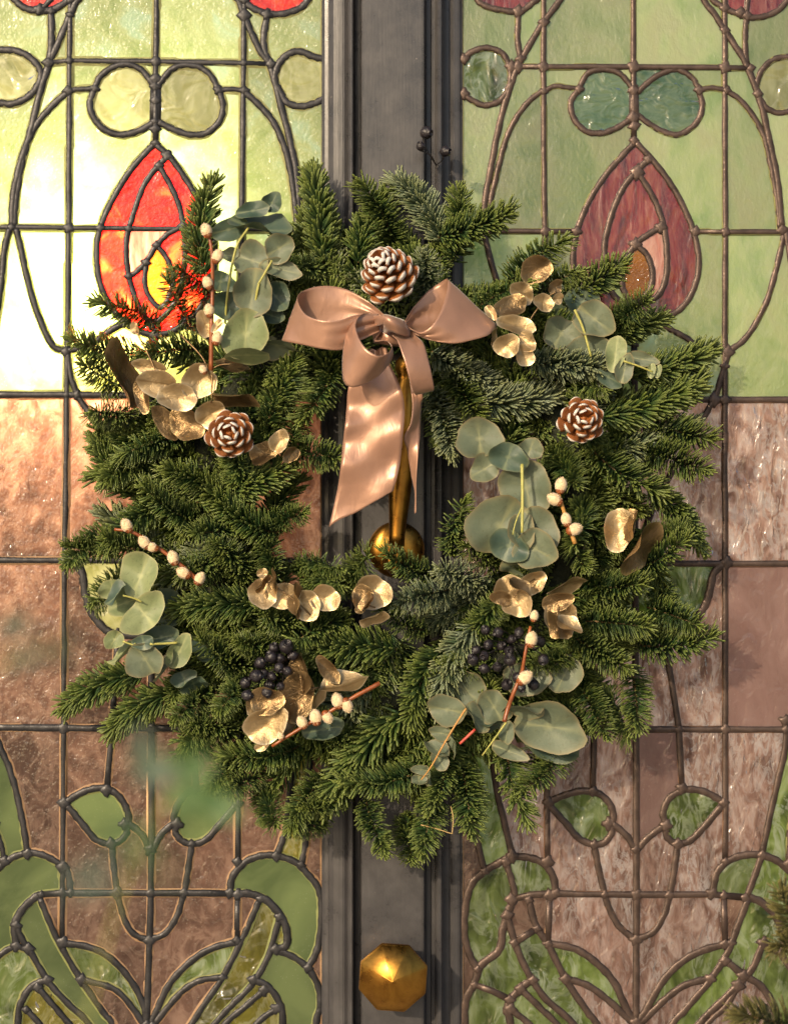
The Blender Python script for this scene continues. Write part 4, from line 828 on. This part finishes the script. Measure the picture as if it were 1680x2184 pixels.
gold(400, 850, 'large antique gold leaf spray around the pine cone by the glowing glass', [(257,806,70,24,115,B_,.1),(320,783,34,18,170,G,.104),(333,816,44,28,-10,G,.112),(378,848,42,30,5,G,.122),(305,847,36,18,100,B_,.105),(422,814,42,34,40,G,.114),(500,844,48,13,-5,B_,.118),(494,788,42,14,-10,B_,.105),(450,882,36,28,30,G,.112),(400,905,46,32,-30,B_,.098),(355,900,44,22,-50,B_,.09),(437,690,30,19,110,G,.122),(463,695,17,9,50,G,.126),(596,941,25,21,70,G,.116),(563,968,32,25,20,B_,.1),(288,700,14,10,100,G,.1),(620,970,22,14,40,B_,.1)], [[(451,712,.12),(453,780,.122),(451,860,.122)],[(385,712+2,.112),(430,760,.116),(448,800,.12)],[(448,788,.12),(470,778,.122),(494,776,.124)],[(290,705,.102),(318,760,.106),(335,800,.112)]])
gold(620, 1270, 'row of pale gold leaves left of centre below the wreath opening', [(559,1223,11,11,0,G,.13),(562,1264,32,34,-80,G,.122),(603,1271,27,38,80,G,.118),(648,1291,34,34,-60,G,.12),(692,1276,30,30,20,G,.118),(589,1238,27,6,95,B_,.132),(628,1283,38,5,95,B_,.13),(558,1243,22,6,55,B_,.13)], [[(565,1240,.126),(600,1260,.126),(640,1290,.126),(665,1315,.122)]], .16)
gold(792, 1270, 'single curled gold leaf rosette just under the brass pull', [(792,1265,42,38,40,G,.118),(774,1275,26,24,100,B_,.13),(782,1285,22,9,60,B_,.137),(794,1316,32,12,20,G,.122),(768,1300,12,10,10,G,.12)], [[(782,1290,.134),(800,1296,.13)]], .2)
gold(1130, 1280, 'curled gold leaf cluster directly above the right hand black berries', [(1086,1262,36,33,120,G,.116),(1105,1286,32,32,-60,G,.122),(1068,1275,22,17,170,B_,.124),(1106,1256,33,10,-35,B_,.136),(1136,1242,33,22,35,G,.11),(1205,1247,42,17,25,G,.112),(1188,1283,38,19,15,B_,.12),(1194,1320,38,38,-60,G,.114),(1186,1334,30,11,100,B_,.13),(1210,1336,32,14,-25,G,.128)], [[(1095,1275,.13),(1110,1255,.126),(1140,1235,.116)],[(1187,1350,.13),(1188,1315,.126),(1190,1290,.122)]], .22)
gold(1340, 1150, 'dark bronze and gold leaf pair at the right side of the wreath', [(1318,1132,46,34,90,G,.09),(1358,1165,64,26,55,B_,.104),(1350,1120,36,10,75,B_,.1)], [], .2)
gold(620, 1510, 'wide champagne gold leaves below the left hand black berries', [(568,1545,50,38,40,G,.128),(568,1494,38,30,10,B_,.132),(540,1507,27,16,90,G,.122),(630,1488,56,44,70,B_,.114),(650,1436,46,20,100,B_,.122),(698,1428,34,18,-50,B_,.116),(733,1464,52,20,12,G,.116),(672,1490,26,12,60,G,.108),(612,1560,26,10,30,G,.114),(558,1592,18,9,20,G,.11),(690,1556,44,24,10,D_,.1)], [[(680,1466,.12),(640,1475,.124),(600,1490,.13)],[(640,1440,.126),(645,1480,.126)]], .2)

# ------------------------------------------------------------------ pussy willow
def make_catkin(seed, rr):
    r = random.Random(seed); V, F = lathe_data([(rr * a, rr * b) for a, b in ((.15, -1.25), (.55, -1.0), (.85, -.5), (.95, 0), (.85, .5), (.55, .95), (.15, 1.2))], 12); V = [Vector(v) for v in V]
    for i in range(420):
        z = r.uniform(-1, 1); th = r.uniform(0, 6.283); q = math.sqrt(max(0, 1 - z * z)); n = Vector((q * math.cos(th), q * math.sin(th), z * .9)); p = Vector((n.x * .92, n.y * .92, z * 1.18)) * rr
        t = Vector((-math.sin(th), math.cos(th), 0)) * rr * .05; tip = p + (n + Vector((r.uniform(-.4, .4), r.uniform(-.4, .4), r.uniform(.0, .6)))).normalized() * rr * r.uniform(.12, .26)
        k = len(V); V += [p - t, p + t, tip]; F.append((k, k + 1, k + 2))
    return make_mesh('catkin', V, F, M_CATKIN)
CATK = [make_catkin(i, .0062) for i in range(3)]
bv, bf = lathe_data([(.0006, 0), (.0034, .001), (.0046, .004), (.0042, .007), (.003, .0078)], 10); CUP = make_mesh('bud_scale', bv, bf, M_WILLOW)
def willow(label, stempts, cats, d, mat=M_WILLOW):
    w = spray('pussy_willow_twig', stempts[-1][0], stempts[-1][1], d, label, 'pussy willow', 'pussy willow twigs in the wreath')
    pts = [(x, y, d + (i % 2) * .002) for i, (x, y) in enumerate(stempts)]; stem(w, pts, .0016, .0024, mat)
    for i, (x, y, r, ang) in enumerate(cats):
        sc = r * K(d) / .0062; M = Matrix.Translation(P(x, y, d + .004)) @ FACE @ Matrix.Rotation(R(ang - 90), 4, 'Z') @ Matrix.Rotation(R(-90), 4, 'X')
        c = mesh_obj('catkin', CATK[i % 3], w, M @ Matrix.Scale(sc, 4)); b = bpy.data.objects.new('bud_scale', CUP); C.objects.link(b); b.parent = c; b.location = (0, 0, -.0085)
    return w
willow('upright pussy willow twig in front of the glowing red bud', [(441,478),(452,540),(453,620),(451,700),(450,790)], [(440,491,13,110),(464,546,13,70),(443,603,12,115),(446,662,12,100),(463,721,12,80),(433,788,9,120)], .122)
willow('dark red pussy willow twig sloping over the left side of the wreath', [(244,1129),(285,1136),(345,1174),(390,1209),(431,1247)], [(270,1121,13,120),(308,1157,13,130),(324,1167,11,160),(369,1190,13,110),(391,1222,13,150),(426,1234,12,60)], .118)
willow('pussy willow twig with round cream catkins at the bottom of the wreath', [(580,1592),(639,1555),(695,1523),(751,1489),(810,1457)], [(720,1495,14,110),(740,1505,13,-70),(673,1530,14,100),(698,1530,12,-60),(644,1541,12,120),(598,1570,8,120)], .13)
willow('short pussy willow twig beside the big eucalyptus leaves', [(1186,1030),(1193,1060),(1207,1105),(1226,1160)], [(1196,1035,14,80),(1182,1065,14,150),(1207,1108,12,100),(1225,1129,14,20)], .12, M_STEMO)
willow('pussy willow twig crossing the right hand black berries', [(1131,1336),(1119,1398),(1112,1436),(1097,1473),(1084,1508),(1075,1540)], [(1133,1364,14,80),(1119,1446,15,40),(1139,1314,10,80)], .135)

# ------------------------------------------------------------------ black berries
def make_berry(seed):
    r = random.Random(seed); pr = [(.0004, -1.25), (.16, -1.15), (.5, -.86), (.86, -.4), (1.0, .05), (.92, .5), (.66, .84), (.46, .98), (.5, 1.12), (.4, 1.12), (.34, .92), (.01, .78)]
    V, F = lathe_data([(max(.0001, a) * .0056, b * .0056) for a, b in pr], 16)
    V = [Vector(v) * (1 + .05 * math.sin(7 * math.atan2(v[1], v[0]) + seed) + r.uniform(-.02, .02)) for v in V]; return make_mesh('berry', V, F, M_BERRY)
BER = [make_berry(i) for i in range(4)]
def berries(label, root, lst, d, depth_jit=.008):
    b = spray('berry_cluster', root[0], root[1], d - .02, label, 'berries', 'black berry clusters in the wreath'); rp = (root[0], root[1], d - .02)
    for i, (x, y, r) in enumerate(lst):
        dd = d + rnd.uniform(-depth_jit, depth_jit); q = Matrix.Rotation(rnd.uniform(-1.1, 1.1), 4, 'X') @ Matrix.Rotation(rnd.uniform(-1.1, 1.1), 4, 'Y')
        M = Matrix.Translation(P(x, y, dd)) @ FACE @ q @ Matrix.Scale(r * K(dd) / .0056, 4); mesh_obj('berry', BER[i % 4], b, M)
        bk = M @ Vector((0, 0, -.006)); q0 = P(*rp); mid = (bk + q0) / 2 + Vector((rnd.uniform(-.006, .006), -.004, rnd.uniform(-.004, .006)))
        V, F = tube_data(catmull([tuple(q0), tuple(mid), tuple(bk)], 4), .0006, 5); mesh_obj('stalk', make_mesh('stalk', V, F, M_WIRE), b)
c5 = TC(.3125, 492, 1148.4); c6 = TC(.3125, 853, 1148.4)
berries('black berry cluster above the champagne gold leaves', (612, 1420), [(*c5(x, y), r * .3125) for x, y, r in [(380,740,52),(295,750,38),(280,812,42),(200,852,42),(172,940,46),(100,990,40),(258,1000,36),(248,1045,40),(342,1010,30),(110,1072,40),(390,908,34),(330,880,36),(280,940,30),(340,820,36),(225,920,34),(430,800,36)]], .128)
berries('black berry cluster with open cups on the large lower right eucalyptus', (1090, 1370), [(*c6(x, y), r * .3125) for x, y, r in [(585,628,34),(672,640,36),(603,722,34),(500,830,42),(572,800,38),(578,890,36),(745,770,36),(752,832,44),(665,880,34),(728,1000,42),(800,950,36),(825,1015,34),(915,1000,38),(978,826,40),(960,706,34),(812,640,36),(690,735,34),(520,760,30),(760,690,32)]], .126)
berries('three dark berries sticking up above the top of the wreath', (930, 352), [(908, 282, 14), (897, 312, 10), (949, 322, 12)], .06, .003)

# ------------------------------------------------------------------ pine cones
def make_scale():
    V = []; F = []; W = []; nx = 7; prof = [(0, .10, 0), (.3, .22, .02), (.6, .38, .06), (.80, .47, .13), (.93, .46, .19), (1.0, .34, .22)]
    for x, w, z in prof:
        for j in range(nx):
            u = -1 + 2 * j / (nx - 1); V.append((x - .10 * u * u * x, u * w, z + .16 * (1 - u * u) * x * .8 - .10 * x)); W.append(x)
    n0 = len(V)
    for (x, w, z) in prof:
        for j in range(nx):
            u = -1 + 2 * j / (nx - 1); th = .06 + .34 * max(0, x - .6); V.append((x - .10 * u * u * x - .02, u * w * .9, z - th + .10 * (1 - u * u) * x * .8 - .10 * x)); W.append(x * .9 if x < .9 else x)
    m = len(prof)
    for i in range(m - 1):
        for j in range(nx - 1):
            F.append((i * nx + j, i * nx + j + 1, (i + 1) * nx + j + 1, (i + 1) * nx + j)); F.append((n0 + i * nx + j, n0 + (i + 1) * nx + j, n0 + (i + 1) * nx + j + 1, n0 + i * nx + j + 1))
        F.append((i * nx, (i + 1) * nx, n0 + (i + 1) * nx, n0 + i * nx)); F.append((i * nx + nx - 1, n0 + i * nx + nx - 1, n0 + (i + 1) * nx + nx - 1, (i + 1) * nx + nx - 1))
    for j in range(nx - 1): F.append(((m - 1) * nx + j, (m - 1) * nx + j + 1, n0 + (m - 1) * nx + j + 1, n0 + (m - 1) * nx + j))
    me = make_mesh('scale', V, F, M_CONE); fattr(me, 'w', [max(0, (w - .55) / .45) if w > .55 else 0 for w in W]); return me
SCALE = make_scale()
def pine_cone(px, py, rad, axis, d, n, open_, label, length=1.5, wide=1.0):
    """axis: direction of the cone's tip; rad in layout units"""
    k = K(d); Rr = rad * k; L = Rr * length; ctr = P(px, py, d); ax = Vector(axis).normalized()
    Q = ax.to_track_quat('Z', 'Y').to_matrix().to_4x4(); Q.translation = ctr - ax * (L * .5)
    c = empty('pine_cone', Q.translation.copy(), label, 'pine cone', 'white tipped pine cones')
    V, F = lathe_data([(.001, 0), (Rr * .25, .0005), (Rr * .32, L * .3), (Rr * .24, L * .65), (Rr * .10, L * .9), (.0005, L * .95)], 12)
    mesh_obj('core', make_mesh('core', V, F, M_CONE), c, Q)
    for i in range(n):
        t = (i + .5) / n; h = L * (.08 + .72 * t); th = i * R(137.508)
        low = min(1, .55 + t * 3.5)                                       # the lowest scales are shorter
        ln = Rr * (1.0 - .50 * t ** 1.3) * low; el = R(open_[0] + (open_[1] - open_[0]) * t ** 1.4)
        wd = Rr * (.66 - .30 * t) * wide
        M = Q @ Matrix.Translation((0, 0, h)) @ Matrix.Rotation(th, 4, 'Z') @ Matrix.Rotation(-el, 4, 'Y') @ Matrix.Diagonal((ln, wd, ln * .9, 1))
        mesh_obj('scale', SCALE, c, M)
    return c
pine_cone(823, 577, 68, (-.30, -.80, .45), .135, 58, (-12, 66), 'large closed pine cone above the ribbon bow', 1.5, .9)
pine_cone(491, 926, 60, (.05, -1, .06), .125, 30, (-2, 66), 'open brown pine cone among gold leaves at the left', 1.0, .98)
pine_cone(1240, 896, 58, (.12, -1, .12), .125, 29, (0, 62), 'open reddish pine cone at the right side of the wreath', 1.05, .95)

# ------------------------------------------------------------------ satin bow
cb = TC(.36058, 557.8, 459.4)
bow = spray('ribbon_bow', 825, 690, .12, 'rose gold satin ribbon bow with two loops and long tails', 'ribbon bow', None)
def ribbon(name, secs, across=16, along=10, wr=.0010, seed=0, bulge=.0, pleat=.0022):
    A = catmull([tuple(P(*cb(*a[:2]), a[2])) for a, b in secs], along); B = catmull([tuple(P(*cb(*b[:2]), b[2])) for a, b in secs], along)
    V = []; F = []; n = len(A)
    for i in range(n):
        a, b = Vector(A[i]), Vector(B[i])
        for j in range(across + 1):
            u = j / across; p = a.lerp(b, u); e = 4 * u * (1 - u)
            p.y -= bulge * e
            tt = i / (n - 1); near = max(0, 1 - tt / .32) ** 1.5 + max(0, 1 - (1 - tt) / .32) ** 1.5 * (0 if name == 'tail' else 1)
            p.y -= pleat * near * math.sin(u * 15 + seed * 1.3 + tt * 3)
            p.z += pleat * .5 * near * math.sin(u * 11 + seed)
            f = min(1, e * 1.6); q = p * 38 + Vector((seed * 7.1, 0, 0))
            p += Vector((mnoise.noise(q), mnoise.noise(q + Vector((5, 3, 1))) * 1.6, mnoise.noise(q + Vector((9, 1, 4))))) * wr * f
            V.append(p)
    w = across + 1
    for i in range(n - 1):
        for j in range(across): F.append((i * w + j, i * w + j + 1, (i + 1) * w + j + 1, (i + 1) * w + j))
    me = make_mesh(name, V, F, M_SATIN); o = mesh_obj(name, me, bow)
    m = o.modifiers.new('thickness', 'SOLIDIFY'); m.thickness = .0005; m.offset = 0
    return o
ribbon('loop', [((740,605,.120),(700,640,.118)),((640,520,.105),(640,640,.105)),((520,445,.100),(520,660,.100)),((400,416,.100),(380,700,.100)),((285,430,.106),(210,728,.104)),((213,480,.122),(120,738,.122)),((250,575,.142),(240,764,.140)),((340,618,.154),(370,790,.150)),((450,622,.156),(480,792,.146)),((570,588,.150),(590,735,.142)),((690,588,.140),(700,680,.134))], seed=1)
ribbon('loop', [((690,600,.136),(640,580,.134)),((600,585,.148),(545,605,.142)),((556,640,.160),(500,700,.148)),((572,720,.170),(478,850,.154)),((620,790,.178),(488,985,.160)),((690,831,.180),(560,1013,.162)),((750,812,.172),(690,950,.154)),((770,772,.158),(775,835,.140)),((735,742,.140),(760,760,.122)),((665,745,.132),(730,700,.118)),((700,690,.130),(740,660,.120))], seed=2)
ribbon('loop', [((850,620,.128),(850,680,.122)),((900,540,.112),(920,700,.112)),((980,450,.106),(1080,730,.104)),((1050,400,.106),(1260,730,.104)),((1100,378,.118),(1388,648,.116)),((1088,480,.136),(1345,704,.134)),((1050,585,.148),(1240,738,.142)),((1000,655,.152),(1130,758,.146)),((935,692,.148),(1010,742,.142)),((860,655,.140),(900,705,.134))], seed=3)
ribbon('loop', [((770,650,.134),(850,640,.128)),((772,702,.146),(915,715,.138)),((805,745,.154),(958,760,.146)),((842,850,.160),(985,850,.152)),((872,960,.160),(1008,950,.152)),((893,1035,.152),(1020,1020,.146)),((915,1062,.140),(1012,1035,.136)),((905,1000,.126),(1005,980,.124)),((860,850,.118),(960,830,.116)),((800,700,.116),(880,690,.116))], seed=4)
ribbon('tail', [((600,800,.120),(740,780,.118)),((545,920,.122),(760,880,.120)),((512,1020,.124),(790,940,.124)),((502,1140,.120),(832,1050,.130)),((492,1250,.128),(846,1150,.124)),((480,1350,.120),(838,1270,.130)),((468,1480,.126),(822,1440,.122)),((448,1620,.118),(800,1550,.124)),((398,1843,.116),(780,1628,.120))], 16, 12, .0022, seed=5)
ribbon('tail', [((850,800,.112),(940,800,.112)),((878,1000,.114),(955,1050,.118)),((892,1120,.120),(946,1110,.112)),((880,1230,.124),(940,1190,.110)),((843,1312,.122),(938,1275,.112)),((862,1400,.114),(928,1390,.118)),((885,1540,.112),(916,1530,.118)),((905,1640,.114),(914,1640,.116)),((904,1764,.114),(914,1756,.115))], 6, 10, .0006, seed=6)
ribbon('knot', [((690,640,.128),(740,700,.122)),((700,600,.144),(745,690,.146)),((735,585,.154),(775,690,.156)),((790,600,.156),(815,705,.156)),((840,620,.146),(865,715,.144)),((850,650,.126),(880,700,.124))], 10, 8, .0026, seed=7, bulge=.006)
ribbon('knot', [((640,600,.132),(650,660,.128)),((690,590,.150),(700,650,.146)),((740,590,.158),(740,640,.158)),((770,620,.150),(760,660,.150)),((780,660,.14),(750,690,.14))], 8, 8, .002, seed=8, bulge=.004)

ribbon('knot', [((640,640,.112),(660,760,.112)),((700,640,.122),(710,760,.124)),((760,650,.126),(770,770,.126)),((830,670,.118),(830,780,.118))], 8, 8, .003, seed=9, bulge=.004)

# ------------------------------------------------------------------ dry stalk caught in the fir, and the plants in front of the door
st = spray('dry_stalk', 970, 1770, .1, 'thin bent dry straw stalk caught in the lowest fir sprigs', 'dry stalk', None)
stem(st, [(897,1760,.1),(930,1768,.103),(964,1779,.104)], .0005, .0005, M_STRAW); stem(st, [(964,1779,.104),(966,1745,.102),(961,1720,.1)], .0005, .0004, M_STRAW)
fb = spray('foreground_plant', 300, 2300, 1.15, 'blurred green leafy shoot close to the lens at the lower left', 'plant', None)
for i, (x, y, a, b, ang) in enumerate([(400,1632,62,40,15),(330,1640,56,36,160),(455,1712,52,32,-20),(395,1700,44,26,200),(300,1590,34,22,110),(270,1800,50,20,150),(200,1890,60,22,200),(330,1840,44,16,-10)]): add_leaf(fb, x, y, a, b, ang, M_EUCD if i in (1, 4, 6) else M_FGLEAF, 1.27 if i < 5 else 1.45, .3)
stem(fb, [(150,2320,1.15),(230,2000,1.15),(310,1780,1.15),(395,1640,1.15)], .0006, .0005, M_STEMY)
fb = spray('foreground_plant', -60, 1500, 1.3, 'blurred dark leaves near the lens at the far left edge', 'plant', None)
for i, (x, y, a, b, ang) in enumerate([(30,1330,44,22,15),(110,1385,46,20,-10),(50,1405,36,18,40),(140,1350,26,12,60)]): add_leaf(fb, x, y, a, b, ang, M_EUCD, 1.3, .3)
stem(fb, [(-90,1480,1.3),(20,1400,1.3),(130,1370,1.3)], .0005, .0004, M_STEMY)
fs = spray('fir_branch', 1720, 2000, .5, 'brownish fir branch tips entering at the lower right edge', 'fir branch', None)
for a, b in (((1760, 2090), (1618, 1925)), ((1780, 2240), (1590, 2110)), ((1800, 2000), (1660, 1985)), ((1790, 2160), (1650, 2200))): place_sprig(fs, fs.location, P(*a, .24), P(*b, .28), 'b', rnd.uniform(-.4, .4))
